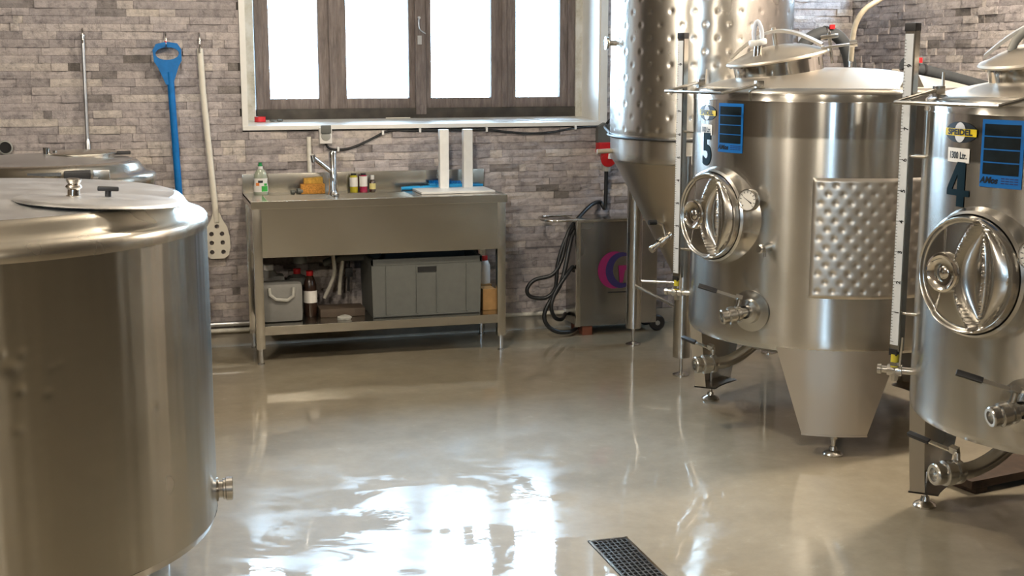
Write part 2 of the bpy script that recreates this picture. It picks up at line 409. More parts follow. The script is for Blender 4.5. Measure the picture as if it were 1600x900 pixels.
def courses(u0, u1, z0, z1, holes=()):
    out = []; z = z0; k = 0
    while z < z1 - 0.005:
        h = ROW * random.choice((1, 1, 1, 1.04, 0.96)); u = u0 - random.uniform(0, 0.2)
        while u < u1:
            L = random.choice((0.05, 0.075, 0.1, 0.12, 0.15, 0.18, 0.22, 0.26, 0.33)) * random.uniform(0.8, 1.2)
            a, b = max(u, u0), min(u+L, u1); u += L
            if b - a < 0.012: continue
            segs = [(a, b)]
            for hx0, hx1, hz0, hz1 in holes:
                if z + h > hz0 + 0.012 and z < hz1:
                    ns = []
                    for s0, s1 in segs:
                        if s1 <= hx0 or s0 >= hx1: ns.append((s0, s1)); continue
                        if s0 < hx0: ns.append((s0, hx0))
                        if s1 > hx1: ns.append((hx1, s1))
                    segs = ns
            for s0, s1 in segs:
                if s1-s0 < 0.012: continue
                t = random.random(); tone = (random.uniform(0.0, 0.3) if b - a < 0.2 else 0.3) if t < 0.16 else (random.uniform(0.85, 1.0) if t > 0.86 else random.uniform(0.22, 0.85))
                out.append((s0, s1, z, min(z+h, z1), random.choice((0.010, 0.013, 0.015, 0.017, 0.021)) + random.uniform(-0.002, 0.002), tone))
        z += h; k += 1
    return out
HID = [(957, 1242, -40, 560), (1085, 1600, 150, 620), (392, 788, 272, 540), (0, 330, 300, 900), (0, 240, 246, 320), (850, 1030, 350, 540)]
def clad(parent, st, put, many):
    vis, rest = [], []
    for s in st:
        p = px(put((s[0]+s[1])/2, (s[2]+s[3])/2, 0.01))
        ok = -20 < p[0] < 1620 and -12 < p[1] < 560 and not any(a < p[0] < b and c < p[1] < d for a, b, c, d in HID)
        (vis if ok else rest).append(s)
    vis.sort(key=lambda s: -(s[1]-s[0])*(s[3]-s[2])); rest += vis[many:]
    for s in vis[:many]:
        bm = BM(); stone_shape(bm, *s, put); obj('stone', bm, M['stone'], parent, smooth=False)
    bm = BM()
    for s in rest: stone_shape(bm, *s, put)
    o = obj('stone_cladding', bm, M['stone'], parent, smooth=False); o['kind'] = 'stuff'
clad(wall_back, courses(-1.9, XR-0.018, 0.087, 2.95, [(WX0-0.026, WX1+0.042, WZ0-0.018, 3)]), lambda u, z, d: Vector((u, -d, z)), 300)
clad(wall_right, courses(0.0, 3.4, 0.087, 2.95, [(0.055, 0.805, 1.965, 2.805)]), lambda u, z, d: Vector((XR-d, -u, z)), 290)

# ---- window: deep reveal, trim, weathered wood frame, four sashes
FY = 0.30
win = bpy.data.objects.new('window_1', None); COL.objects.link(win); struct(win); win.location = (1.06, FY, 1.23)
def wloc(bm): bmesh.ops.translate(bm, vec=(-1.06, -FY, -1.23), verts=bm.verts); return bm
bm = BM(); box(bm, WX0-0.026, WX0, -0.030, 0.02, 1.187, WZ1); box(bm, WX0-0.026, WX1+0.042, -0.034, 0.02, 1.187, 1.211, bev=0.003); box(bm, WX1, WX1+0.042, -0.030, 0.02, 1.187, WZ1)
struct(obj('trim_1', bm, M['trim'], smooth=False))
bm = BM()
vs = [bm.verts.new(c) for c in ((WX0, -0.02, 1.2105), (WX1, -0.02, 1.2105), (WX1, 0.44, 1.238), (WX0, 0.44, 1.238), (WX0, -0.02, 1.19), (WX1, -0.02, 1.19), (WX1, 0.44, 1.19), (WX0, 0.44, 1.19))]
for q in ((0, 1, 2, 3), (4, 7, 6, 5), (0, 4, 5, 1), (1, 5, 6, 2), (2, 6, 7, 3), (3, 7, 4, 0)): bm.faces.new([vs[i] for i in q])
struct(obj('trim_2', bm, M['trim'], smooth=False))
bm = BM(); box(bm, WX1-0.008, WX1+0.001, -0.02, 0.40, 1.212, WZ1); box(bm, WX0-0.001, WX0+0.006, -0.02, 0.40, 1.212, WZ1); box(bm, WX0, WX1, -0.02, 0.4, WZ1-0.01, WZ1)
struct(obj('trim_3', bm, M['trim'], smooth=False))
bm = BM(); box(bm, WX0+0.006, 0.112, FY-0.02, FY+0.06, 1.22, WZ1); box(bm, 2.004, WX1-0.008, FY-0.02, FY+0.06, 1.22, WZ1)
obj('jamb', wloc(bm), M['plaster'], win, smooth=False, label='mouldy pale plaster jamb')
bm = BM(); box(bm, 0.119, 0.16, FY-0.005, FY+0.08, 1.23, WZ1, bev=0.004); box(bm, 1.96, 2.004, FY-0.005, FY+0.08, 1.23, WZ1, bev=0.004); box(bm, 0.119, 2.004, FY, FY+0.08, WZ1-0.08, WZ1)
obj('frame', wloc(bm), M['wood'], win)
bm = BM(); box(bm, 0.119, 2.004, FY-0.012, FY+0.08, 1.226, 1.287, bev=0.004)
obj('bottom_rail', wloc(bm), M['wooddk'], win, label='dark mottled bottom rail')
for x0, x1 in ((0.535, 0.575), (1.553, 1.583)):
    bm = BM(); box(bm, x0, x1, FY-0.002, FY+0.07, 1.287, WZ1-0.08, bev=0.003); obj('mullion', wloc(bm), M['wood'], win)
bm = BM(); box(bm, 1.03, 1.092, FY-0.018, FY+0.07, 1.25, WZ1-0.08, bev=0.006); cyl(bm, (1.062, FY-0.02, 1.29), (1.062, FY-0.028, 1.29), 0.018)
obj('centre_post', wloc(bm), M['wood'], win)
panes = [(0.199, 0.472, 0.161, 0.534), (0.634, 0.995, 0.576, 1.029), (1.128, 1.488, 1.093, 1.552), (1.641, 1.913, 1.584, 1.959)]
for a, b, o0, o1 in panes:
    o0 -= 0.004; o1 += 0.004
    bm = BM(); zt, zb = WZ1-0.15, 1.344
    box(bm, o0, a, FY+0.008, FY+0.06, 1.280, WZ1-0.078, bev=0.004); box(bm, b, o1, FY+0.008, FY+0.06, 1.280, WZ1-0.078, bev=0.004)
    box(bm, a, b, FY+0.01, FY+0.06, 1.280, zb, bev=0.004); box(bm, a, b, FY+0.01, FY+0.06, zt, WZ1-0.08, bev=0.004)
    s = obj('sash', wloc(bm), M['wood'], win)
    bm = BM(); box(bm, a-0.004, b+0.004, FY+0.035, FY+0.039, zb-0.004, zt+0.004); obj('pane', wloc(bm), M['glass'], s, smooth=False)
bm = BM(); tube(bm, [(1.05, FY-0.03, 1.80), (1.046, FY-0.04, 1.77), (1.052, FY-0.04, 1.735), (1.085, FY-0.045, 1.71)], 0.004, 8); cyl(bm, (1.05, FY-0.018, 1.80), (1.05, FY-0.04, 1.80), 0.008); box(bm, 1.042, 1.066, FY-0.026, FY-0.016, 1.65, 1.70)
obj('latch', wloc(bm), M['alu'], win, label='pale metal window latch')

# windows out of view (openings that let daylight in)
def plainwin(name, x0, x1, y0, y1, z0, z1, along):
    w = bpy.data.objects.new(name, None); COL.objects.link(w); struct(w); w.location = ((x0+x1)/2, (y0+y1)/2, z0)
    bm = BM()
    if along == 'y':
        xm = (x0+x1)/2
        for a, b, c, d in ((y0, y0+.05, z0, z1), (y1-.05, y1, z0, z1), (y0, y1, z0, z0+.05), (y0, y1, z1-.05, z1), ((y0+y1)/2-.02, (y0+y1)/2+.02, z0, z1)): box(bm, xm-.03, xm+.03, a, b, c, d)
    else:
        ym = (y0+y1)/2
        for a, b, c, d in ((x0, x0+.05, z0, z1), (x1-.05, x1, z0, z1), (x0, x1, z0, z0+.05), (x0, x1, z1-.05, z1), ((x0+x1)/2-.02, (x0+x1)/2+.02, z0, z1)): box(bm, a, b, ym-.03, ym+.03, c, d)
    bmesh.ops.translate(bm, vec=-w.location, verts=bm.verts); obj('frame', bm, M['wood'], w, smooth=False)
plainwin('window_3', XR, XR+0.2, -0.80, -0.06, 1.97, 2.8, 'y')
plainwin('window_2', -2.9, -2.3, YF-0.2, YF, 1.1, 2.7, 'x')

# ceiling lamps
for i, (x, y, e) in enumerate(LAMPS):
    t = thing('ceiling_lamp', ['long ceiling lamp above the fermentation tanks', 'long ceiling lamp above the left kettles', 'long ceiling lamp at the left rear', 'long ceiling lamp at the right rear', 'long ceiling lamp nearest the window wall'][i], 'lamp', (x, y, H-0.20), PI/2, 'ceiling lamps')
    bm = BM(); box(bm, -0.62, 0.62, -0.05, 0.05, 0.03, 0.075, bev=0.005); box(bm, -0.5, -0.48, -0.01, 0.01, 0.075, 0.20); box(bm, 0.48, 0.5, -0.01, 0.01, 0.075, 0.20); obj('housing', bm, M['white'], t)
    bm = BM(); cyl(bm, (-0.6, 0, 0.012), (0.6, 0, 0.012), 0.018); obj('tube', bm, M['lamp'], t)
    l = bpy.data.lights.new('lamp_light', 'POINT'); l.energy = e; l.color = WARM; l.shadow_soft_size = 0.09
    lo = bpy.data.objects.new('lamp_light', l); COL.objects.link(lo); lo.location = (x, y, H-0.33)

# ================================================================== dished-bottom tanks 5 and 4
R = 0.584
ZB, ZS = 0.425, 1.402
def fitting(bm, p0, d, L, r=0.024):
    """dairy coupling: pipe, nut, liner with open end"""
    s = r/0.024
    prof = [(0.0, 0), (r, 0), (r, L*0.28), (0.034*s, L*0.28), (0.036*s, L*0.32), (0.036*s, L*0.42), (0.030*s, L*0.44), (0.030*s, L*0.5), (0.037*s, L*0.52), (0.037*s, L*0.72), (0.030*s, L*0.75), (0.032*s, L*0.80), (0.032*s, L*0.97), (0.029*s, L), (0.020*s, L), (0.019*s, L*0.85), (0, L*0.85)]
    return lathe(bm, prof, at(p0, d), 24)
def lever(parent, p0, p1, w=0.012, grip=0.45, name='lever'):
    p0, p1 = Vector(p0), Vector(p1); d = p1-p0; L = d.length
    bm = BM(); box(bm, -w/2, w/2, -0.003, 0.003, 0, L*(1-grip*0.9), at(p0, d)); box(bm, -w*0.7, w*0.7, -0.02, 0.004, -0.01, 0.018, at(p0, d))
    o = obj(name, bm, M['steel'], parent)
    bm = BM(); box(bm, -w*0.75, w*0.75, -0.007, 0.007, L*(1-grip), L, at(p0, d), bev=0.004); obj('grip', bm, M['black'], o, label='black lever grip')
def make_tank(loc):
    t = thing('fermentation_tank', '', 'tank', loc)
    # shell
    bm = BM(); prof = [(R-0.03, ZB-0.012), (R-0.012, ZB-0.008), (R-0.003, ZB+0.004), (R, ZB+0.018)] + [(R, ZB+0.018+(ZS-ZB-0.018)*k/24) for k in range(1, 25)]
    lathe(bm, prof, None, 128); obj('shell', bm, M['tank'], t)
    bm = BM(); lathe(bm, [(R-0.003, ZS-0.003), (R+0.0025, ZS-0.002), (R+0.0025, ZS+0.001), (R+0.001, ZS+0.003), (R+0.001, ZS+0.026), (R-0.003, ZS+0.038), (R-0.014, ZS+0.046), (R-0.03, ZS+0.051)], None, 128); obj('top_band', bm, M['tank'], t)
    bm = BM(); lathe(bm, [(R-0.03, ZS+0.051), (0.48, ZS+0.070), (0.36, ZS+0.095), (0.22, ZS+0.118), (0.10, ZS+0.127), (0, ZS+0.128)], None, 96); obj('dome', bm, M['dome'], t)
    bm = BM(); lathe(bm, [(R-0.03, ZB-0.012), (0.42, ZB-0.055), (0.15, ZB-0.125), (0.05, ZB-0.14), (0, ZB-0.14)], None, 96); obj('bottom', bm, M['dome'], t)
    # curved legs
    for a in (-113.5, 126.5, 6.5):
        bm = BM()
        def f(u, v, o=0.0):
            half = 24.2 + (13.0-24.2)*v
            return pol(R-0.002-o + (-0.012*v), a + (2*u-1)*half, ZB+0.012 + (0.088-ZB-0.012)*v)
        surf(bm, lambda u, v: f(u, v), 16, 8); surf(bm, lambda u, v: f(u, v, 0.004), 16, 8)
        for u in (0, 1): surf(bm, lambda s, v: f(u, v, 0.05*s), 2, 8)
        surf(bm, lambda s, v: f(s, 1.0, v*0.10-0.005) + Vector((0, 0, 0)), 12, 2); surf(bm, lambda s, v: f(s, 1.0, v*0.10-0.005) - Vector((0, 0, 0.006)), 12, 2)
        surf(bm, lambda s, v: f(s, 1.0, -0.005) - Vector((0, 0, 0.006*v)), 12, 1)
        lg = obj('leg', bm, M['dome'], t)
        bm = BM(); c = pol(0.546, a, 0); cyl(bm, c+Vector((0, 0, 0.02)), c+Vector((0, 0, 0.13)), 0.009); cyl(bm, c+Vector((0, 0, 0.068)), c+Vector((0, 0, 0.08)), 0.017, n=6)
        lathe(bm, [(0, 0), (0.040, 0), (0.041, 0.006), (0.036, 0.013), (0.018, 0.022), (0.014, 0.036), (0, 0.036)], Matrix.Translation(c), 24); obj('foot', bm, M['steel'], lg)
    # cooling jacket (dimpled pillow plate)
    a0, a1, z0, z1 = -125.6, -28.0, 0.641, 1.113
    Wd = R*math.radians(a1-a0); sx, sz = 0.0585, 0.0345
    def jk(u, v):
        x, z = u*Wd, v*(z1-z0)
        edge = min(1, min(u, 1-u)*Wd/0.012, min(v, 1-v)*(z1-z0)/0.012)
        h = 0.0015 + 0.0075*edge
        i = round((z-0.03)/sz); off = (i % 2)*sx/2
        best = 1
        for k in (i-1, i, i+1):
            oo = (k % 2)*sx/2; j = round((x-0.03-oo)/sx)
            if 0.02 < k*sz+0.03 < z1-z0-0.01 and 0.02 < j*sx+oo+0.03 < Wd-0.01: best = min(best, math.hypot(x-(j*sx+oo+0.03), z-(k*sz+0.03)))
        h -= 0.0042*math.exp(-(best/0.0085)**2) + 0.0009*math.exp(-(best/0.019)**2)
        return pol(R+h, a0 + (a1-a0)*u, z0+z)
    bm = BM(); surf(bm, jk, 200, 100); obj('cooling_jacket', bm, M['jacket'], t, ang=80, label='dimpled cooling jacket plate')
    # manway
    phi = -164; n = pol(1, phi, 0); tt = Vector((-n.y, n.x, 0))
    c = n*0.632 - tt*0.03 + Vector((0, 0, 0.937)); Mx = Matrix(((tt.x, 0, n.x, c.x), (tt.y, 0, n.y, c.y), (0, 1, 0, c.z), (0, 0, 0, 1)))
    bm = BM(); lathe(bm, [(0.232, -0.105), (0.214, -0.075), (0.198, -0.05), (0.190, -0.03), (0.188, -0.008), (0.180, 0.0)], Mx, 64); mw = obj('manway_collar', bm, M['door'], t)
    RD = 0.178
    def door(u, v):
        # polar grid: u angle, v radius
        a = 2*PI*u; r = v; x, y = r*math.cos(a), r*math.sin(a)
        h = 0.012*(1-r*r)
        w = max(0.0, 1-y*y/0.92)
        lipL = 0.22-0.40*w; lipR = 0.25+0.55*w; ridge = 0.28+0.11*w
        if r < 0.97:
            if lipL < x < lipR and w > 0:
                if x < ridge:
                    m = (x-lipL)/max(ridge-lipL, 1e-4); h += 0.006 - 0.040*math.sin(PI*min(1, m))**0.7*min(1, w*3)
                else:
                    m = (x-ridge)/max(lipR-ridge, 1e-4); h += -0.006 + 0.018*math.sin(PI*m)*min(1, w*2)
            for q, ht, wd in ((lipL, 0.012, 0.03), (ridge, 0.014, 0.035)):
                if w > 0: h += ht*math.exp(-((x-q)/wd)**2)*min(1, w*4)
            if x < lipL-0.02:     # raised strap from rim to rim left of the slot
                edge = -0.42 - 0.30*abs(y)**1.5*(1 if y < 0 else 0.25)
                h += 0.007*sst(edge-0.02, edge+0.02, x)
        h += 0.016*math.exp(-((r-0.945)/0.035)**2)
        if r > 0.98: h -= 0.02*(r-0.98)/0.02
        return Mx @ Vector((x*RD, y*RD, h+0.006))
    bm = BM(); surf(bm, door, 128, 60); dr = obj('manway_door', bm, M['door'], mw, ang=60)
    hb = (-0.068, 0.0)
    bm = BM(); Mh = Mx @ Matrix.Translation((hb[0], hb[1], 0.008))
    lathe(bm, [(0.030, 0), (0.034, 0.008), (0.050, 0.011), (0.058, 0.017), (0.061, 0.024), (0.058, 0.031), (0.052, 0.033), (0.047, 0.029), (0.036, 0.022), (0.020, 0.022), (0.016, 0.026), (0, 0.028)], Mh, 40); obj('locking_knob', bm, M['polish'], mw)
    # thermometer
    th = pol(0.64, -148.3, 1.018); n2 = pol(1, -150, 0); t2 = Vector((-n2.y, n2.x, 0))
    Mt = Matrix(((t2.x, 0, n2.x, th.x), (t2.y, 0, n2.y, th.y), (0, 1, 0, th.z), (0, 0, 0, 1)))
    bm = BM(); lathe(bm, [(0, -0.07), (0.012, -0.07), (0.012, -0.028), (0.040, -0.026), (0.044, -0.02), (0.044, 0.004), (0.042, 0.008), (0.040, 0.008), (0.039, 0.002)], Mt, 40); tm = obj('thermometer', bm, M['steel'], t)
    bm = BM(); lathe(bm, [(0, 0.003), (0.0395, 0.003)], Mt, 40); dl = obj('dial', bm, M['dial'], tm, label='white thermometer dial')
    bm = BM()
    for k in range(11):
        a = math.radians(225-27*k); box(bm, -0.0012, 0.0012, 0.028, 0.036, 0.0036, 0.0042, Mt @ Matrix.Rotation(a-PI/2, 4, 'Z'))
    bm2 = BM()
    obj('scale_marks', bm, M['ink'], tm, smooth=False)
    prism(bm2, [(-0.026, 0.0), (0.012, -0.0016), (0.022, -0.003), (0.022, 0.003), (0.012, 0.0016)], 0.0012, Mt @ Matrix.Translation((0, 0, 0.0045)) @ Matrix.Rotation(math.radians(-32), 4, 'Z')); obj('needle', bm2, M['ink'], tm)
    # sample tap
    b0 = pol(R, -141.5, 0.833); nd = pol(1, -141.5, 0)
    bm = BM(); cyl(bm, b0-nd*0.004, b0+nd*0.012, 0.019); cyl(bm, b0, b0+nd*0.06, 0.009); cyl(bm, b0+nd*0.045, b0+nd*0.045+Vector((0, 0, -0.035)), 0.006)
    q = b0+nd*0.06; dd = (nd + Vector((-0.5, 0.25, 0))).normalized(); lathe(bm, [(0, 0), (0.010, 0), (0.018, 0.004), (0.019, 0.02), (0.014, 0.024), (0, 0.024)], at(q, dd), 20); obj('sample_tap', bm, M['steel'], t)
    # racking valve
    b1 = pol(R-0.006, -149, 0.566); e1 = Vector((-0.628, -0.302, 0.545)); nn = pol(1, -149, 0)
    bm = BM(); lathe(bm, [(0.085, 0.004), (0.084, 0.008), (0.05, 0.012), (0.046, 0.03), (0.026, 0.034), (0.026, 0.05)], at(b1, nn), 40)
    s1 = b1 + nn*0.028; fitting(bm, s1, e1-s1, (e1-s1).length, 0.023); rv = obj('racking_valve', bm, M['steel'], t)
    bm = BM(); mid = s1.lerp(e1, 0.45); cyl(bm, mid, mid+Vector((0.01, -0.01, 0.065)), 0.010, n=10); obj('stem', bm, M['steel'], rv)
    lever(rv, mid+Vector((0.01, -0.012, 0.066)), Vector((-0.700, -0.232, 0.668)))
    # bottom outlet with valve
    bm = BM(); tube(bm, [(-0.33, -0.03, 0.375), (-0.40, -0.03, 0.325), (-0.455, -0.03, 0.300), (-0.49, -0.03, 0.292)], 0.026, 16); fitting(bm, (-0.485, -0.03, 0.292), (-1, -0.02, -0.02), 0.135, 0.026); ov = obj('outlet_valve', bm, M['steel'], t)
    bm = BM(); cyl(bm, (-0.535, -0.03, 0.30), (-0.535, -0.028, 0.352), 0.010, n=10); obj('stem', bm, M['steel'], ov)
    lever(ov, (-0.535, -0.02, 0.350), (-0.60, 0.145, 0.372))
    # level gauge: channel with scale, sight tube and drain cock
    gz0, gz1 = 0.612, 1.672; gc = Vector((-0.574, 0.288, 0)); n3 = pol(1, -158, 0); t3 = Vector((-n3.y, n3.x, 0))
    Mg = Matrix(((t3.x, -n3.x, 0, gc.x), (t3.y, -n3.y, 0, gc.y), (0, 0, 1, 0), (0, 0, 0, 1)))   # local x right, y inwards, z up
    bm = BM(); box(bm, -0.019, 0.019, -0.002, 0.0, gz0, gz1, Mg); box(bm, 0.017, 0.019, -0.002, 0.024, gz0, gz1, Mg); box(bm, -0.019, -0.017, -0.002, 0.024, gz0, gz1, Mg)
    for z in (1.255, 0.74): cyl(bm, Mg @ Vector((0.01, 0.01, z)), pol(R-0.003, 155.5-360, z), 0.006)
    gg = obj('level_gauge', bm, M['steel'], t)
    bm = BM(); box(bm, -0.0175, 0.0135, -0.0035, -0.002, gz0+0.02, gz1-0.03, Mg); obj('scale', bm, M['ruler'], gg, smooth=False, label='white graduated scale')
    bm = BM(); k = 0; z = gz0+0.03
    while z < gz1-0.04:
        w = 0.012 if k % 10 == 0 else (0.008 if k % 5 == 0 else 0.005); box(bm, -0.017, -0.017+w, -0.0042, -0.0034, z, z+0.0016, Mg); z += 0.01; k += 1
    obj('graduation', bm, M['ink'], gg, smooth=False)
    for k in range(1, 10):
        zz = gz0+0.03+0.1*k; textmesh('figure', str(k), 0.022, M['ink'], gg, lambda x, y, zz=zz: Mg @ Vector((0.004-y, -0.0045, zz+x)), 0.0006)
    bm = BM(); box(bm, -0.021, 0.020, -0.005, 0.026, gz1-0.022, gz1+0.004, Mg, bev=0.003); obj('cap', bm, M['black'], gg, label='black end cap')
    bm = BM(); box(bm, -0.019, 0.010, -0.005, 0.012, gz0-0.016, gz0+0.006, Mg); obj('cap', bm, M['black'], gg)
    bm = BM(); cyl(bm, Mg @ Vector((-0.002, 0.006, gz0-0.055)), Mg @ Vector((-0.002, 0.006, gz0-0.012)), 0.0135); obj('collar', bm, M['yellow'], gg, label='yellow tube collar')
    zv = gz0-0.068
    bm = BM(); v0 = Mg @ Vector((-0.055, -0.012, zv)); v1 = Mg @ Vector((0.06, 0.05, zv)); dv = (v1-v0).normalized(); lv = (v1-v0).length
    lathe(bm, [(0, 0), (0.017, 0), (0.017, 0.012), (0.012, 0.014), (0.012, 0.03), (0.019, 0.032), (0.021, 0.045), (0.021, 0.065), (0.019, 0.078), (0.012, 0.08), (0.012, lv+0.06), (0, lv+0.06)], at(v0, dv), 20)
    p = Mg @ Vector((-0.002, 0.008, zv)); lathe(bm, [(0, -0.035), (0.012, -0.034), (0.014, -0.018), (0.014, 0.016), (0.018, 0.018), (0.018, 0.03), (0, 0.03)], Matrix.Translation(p), 6); gv = obj('gauge_cock', bm, M['steel'], gg)
    bm = BM(); tube(bm, [Mg @ Vector((0.022, 0.0, zv+0.02)), Mg @ Vector((0.028, -0.004, zv+0.07)), Mg @ Vector((0.032, -0.006, zv+0.12))], 0.004, 8); obj('lever', bm, M['polish'], gv)
    # bail handle on the shoulder
    k1, p1, p2, k2 = Vector((-0.516, 0.206, 1.468)), Vector((-0.690, 0.172, 1.431)), Vector((-0.632, -0.258, 1.432)), Vector((-0.475, -0.262, 1.468))
    bm = BM(); tube(bm, [k1, k1.lerp(p1, 0.95), p1, p1.lerp(p2, 0.02), p1.lerp(p2, 0.98), p2, p2.lerp(k2, 0.05), k2], 0.0065, 8, smooth=False)
    for k in (k1, k2): box(bm, k.x-0.016, k.x+0.016, k.y-0.012, k.y+0.012, k.z-0.025, k.z+0.012, bev=0.003)
    obj('bail_handle', bm, M['steel'], t)
    # lifting lugs
    for a in (-86, 150, 30):
        p = pol(0.53, a, ZS+0.045); bm = BM()
        prism(bm, [(-0.06, 0), (0.06, 0), (0.014, 0.075), (-0.014, 0.075)], 0.006, Matrix.Translation(p) @ Matrix.Rotation(math.radians(a+90), 4, 'Z') @ Matrix.Rotation(PI/2, 4, 'X')); obj('lifting_lug', bm, M['dome'], t)
    # tilted neck and lid
    Ml = Matrix.Translation((-0.255, 0.02, 1.567)) @ Matrix.Rotation(math.radians(-10), 4, 'Y')
    bm = BM(); lathe(bm, [(0.185, -0.10), (0.184, -0.05), (0.184, -0.012), (0.200, -0.010), (0.200, -0.004)], Ml, 64); obj('neck', bm, M['polish'], t)
    bm = BM(); lathe(bm, [(0.190, -0.004), (0.208, -0.003), (0.213, 0.003), (0.208, 0.010), (0.19, 0.013), (0.155, 0.028), (0.11, 0.044), (0.05, 0.053), (0, 0.055)], Ml, 64); ld = obj('lid', bm, M['dome'], t)
    # clamp arch over the lid
    bm = BM(); w = 0.030
    arc = [(-0.19+0.38*i/16, 0.015 + 0.092*math.sin(PI*(0.03+0.94*i/16))) for i in range(17)]
    ax = Ml @ Matrix.Rotation(math.radians(-38), 4, 'Z')
    for (xa, za), (xb, zb) in zip(arc, arc[1:]):
        vs = [bm.verts.new(ax @ Vector(c)) for c in ((xa, -w, za), (xa, w, za), (xb, w, zb), (xb, -w, zb), (xa, -w, za+0.012), (xa, w, za+0.012), (xb, w, zb+0.012), (xb, -w, zb+0.012))]
        for q in ((0, 1, 2, 3), (7, 6, 5, 4), (0, 3, 7, 4), (1, 5, 6, 2)): bm.faces.new([vs[i] for i in q])
    bmesh.ops.remove_doubles(bm, verts=bm.verts, dist=1e-5)
    cyl(bm, ax @ Vector((0, 0, 0.05)), ax @ Vector((0, 0, 0.128)), 0.009, n=10); box(bm, -0.018, 0.018, -0.008, 0.008, 0.105, 0.118, ax, bev=0.003)
    obj('clamp_arch', bm, M['dome'], ld)
    for sx_ in (1,):
        bm = BM(); q = ax @ Vector((0.222*sx_, 0, 0)); box(bm, 0.185 if sx_ > 0 else -0.30, 0.30 if sx_ > 0 else -0.185, -0.014, 0.014, 0.012, 0.022, ax, bev=0.003)
        cyl(bm, ax @ Vector((0.222*sx_, 0, -0.05)), ax @ Vector((0.222*sx_, 0, 0.08)), 0.007, n=10); box(bm, 0.222*sx_-0.036, 0.222*sx_+0.036, -0.007, 0.007, 0.050, 0.068, ax, bev=0.004)
        cyl(bm, ax @ Vector((0.30*sx_, 0, 0.017)), ax @ Vector((0.33*sx_, 0, 0.017)), 0.014, n=12)
        obj('swing_bolt', bm, M['steel'], ld)
    # stickers: oval badge, volume tag, writing board
    bd = thing_part('brand_badge', ellipse(0.075, 0.0315), M['ink'], t, wrap(R+0.0018, -178.2, 1.347))
    decal('lens', ellipse(0.026, 0.030, 24), M['brandw'], bd, wrap(R+0.0026, -178.2, 1.347)); decal('band', rect(0.148, 0.022), M['brandy'], bd, wrap(R+0.0034, -178.2, 1.347))
    textmesh('lettering', 'SPEIDEL', 0.0235, M['ink'], bd, wrap(R+0.0044, -178.2, 1.3468), 0.0010, 0, 1.42)
    vt = thing_part('volume_tag', rect(0.104, 0.043), M['label'], t, wrap(R+0.0018, -178.6, 1.2785))
    textmesh('lettering', '1300 Ltr.', 0.028, M['ink'], vt, wrap(R+0.0028, -178.6, 1.2775), 0.0009, 0, 0.80)
    wb = thing_part('writing_board', rect(0.142, 0.196), M['board'], t, wrap(R+0.0018, -162.1, 1.292), label='blue writing board with four black panels')
    for k in range(4): decal('black_panel', rect(0.122, 0.0335, 0, 0.0685-0.0375*k), M['chalk'], wb, wrap(R+0.0028, -162.1, 1.292))
    textmesh('lettering', 'AMos', 0.026, M['ink'], wb, lambda x, y: wrap(R+0.003, -162.1, 1.292)(x-0.037, y-0.078), 0.001, 0.25, 1.0)
    bm = BM()
    for k in range(3):
        f = wrap(R+0.003, -162.1, 1.292)
        for s in range(4): bm.faces.new([bm.verts.new(f(x, y)) for x, y in rect(0.012, 0.0025, 0.012+0.0145*s, -0.070-0.007*k)])
    obj('small_print', bm, M['navy'], wb, smooth=False)
    return t
def thing_part(name, poly, mat, parent, place, label=None):
    o = decal(name, poly, mat, parent, place)
    if label: o['label'] = label
    return o
t5 = make_tank((2.305, -2.23, 0)); t4 = dup_tree(t5); t4.location = (2.415, -3.808, 0)
tag(t5, 'steel fermentation tank marked 5 with dimpled jacket', 'tank', 'fermentation tanks'); tag(t4, 'steel fermentation tank marked 4 at right edge', 'tank', 'fermentation tanks')
textmesh('number', '5', 0.178, M['num'], t5, wrap(R+0.002, -177.6, 1.192), 0.006, 0, 0.95)
bm = BM()
n4 = wrap(R+0.002, -178.0, 1.192); c4 = lambda x, y: ((x-0.5)*0.106, (0.5-y)*0.134)
lp = [[bm.verts.new((*c4(x, y), 0)) for x, y in L] for L in ([(0, .62), (.45, 0), (.8, 0), (.8, .62), (1, .62), (1, .76), (.8, .76), (.8, 1), (.48, 1), (.48, .76), (0, .76)], [(.25, .62), (.48, .62), (.48, .27)])]
bmesh.ops.triangle_fill(bm, edges=[bm.edges.new((L[i], L[(i+1) % len(L)])) for L in lp for i in range(len(L))], use_beauty=True)
for k in range(1, 10): bmesh.ops.bisect_plane(bm, geom=bm.verts[:]+bm.edges[:]+bm.faces[:], plane_co=(-0.053+0.0106*k, 0, 0), plane_no=(1, 0, 0))
for v in bm.verts: v.co = n4(v.co.x, v.co.y)
obj('number', bm, M['num'], t4)
# tank 5: fermentation lock; tank 4: lidded twin-chamber lock
al = None
q = Vector((-0.040, 0.020, -0.035))
bm = BM(); cyl(bm, Vector((-0.335, -0.055, 1.595))+q, Vector((-0.332, -0.055, 1.66))+q, 0.016); lk = obj('airlock_stem', bm, M['polish'], t5)
bm = BM(); lathe(bm, [(0.02, 0), (0.034, 0), (0.037, 0.006), (0.037, 0.018), (0.034, 0.024), (0.02, 0.024)], Matrix.Translation(Vector((-0.332, -0.055, 1.655))+q) @ Matrix.Rotation(math.radians(-10), 4, 'Y'), 28); obj('white_ring', bm, M['white'], lk, label='white plastic ring')
bm = BM(); tube(bm, [Vector(c)+q for c in ((-0.345, -0.045, 1.665), (-0.347, -0.045, 1.715), (-0.337, -0.052, 1.752), (-0.322, -0.062, 1.715), (-0.32, -0.064, 1.665))], 0.009, 10); obj('bent_tube', bm, M['airlock'], lk, label='clear bent airlock tube')
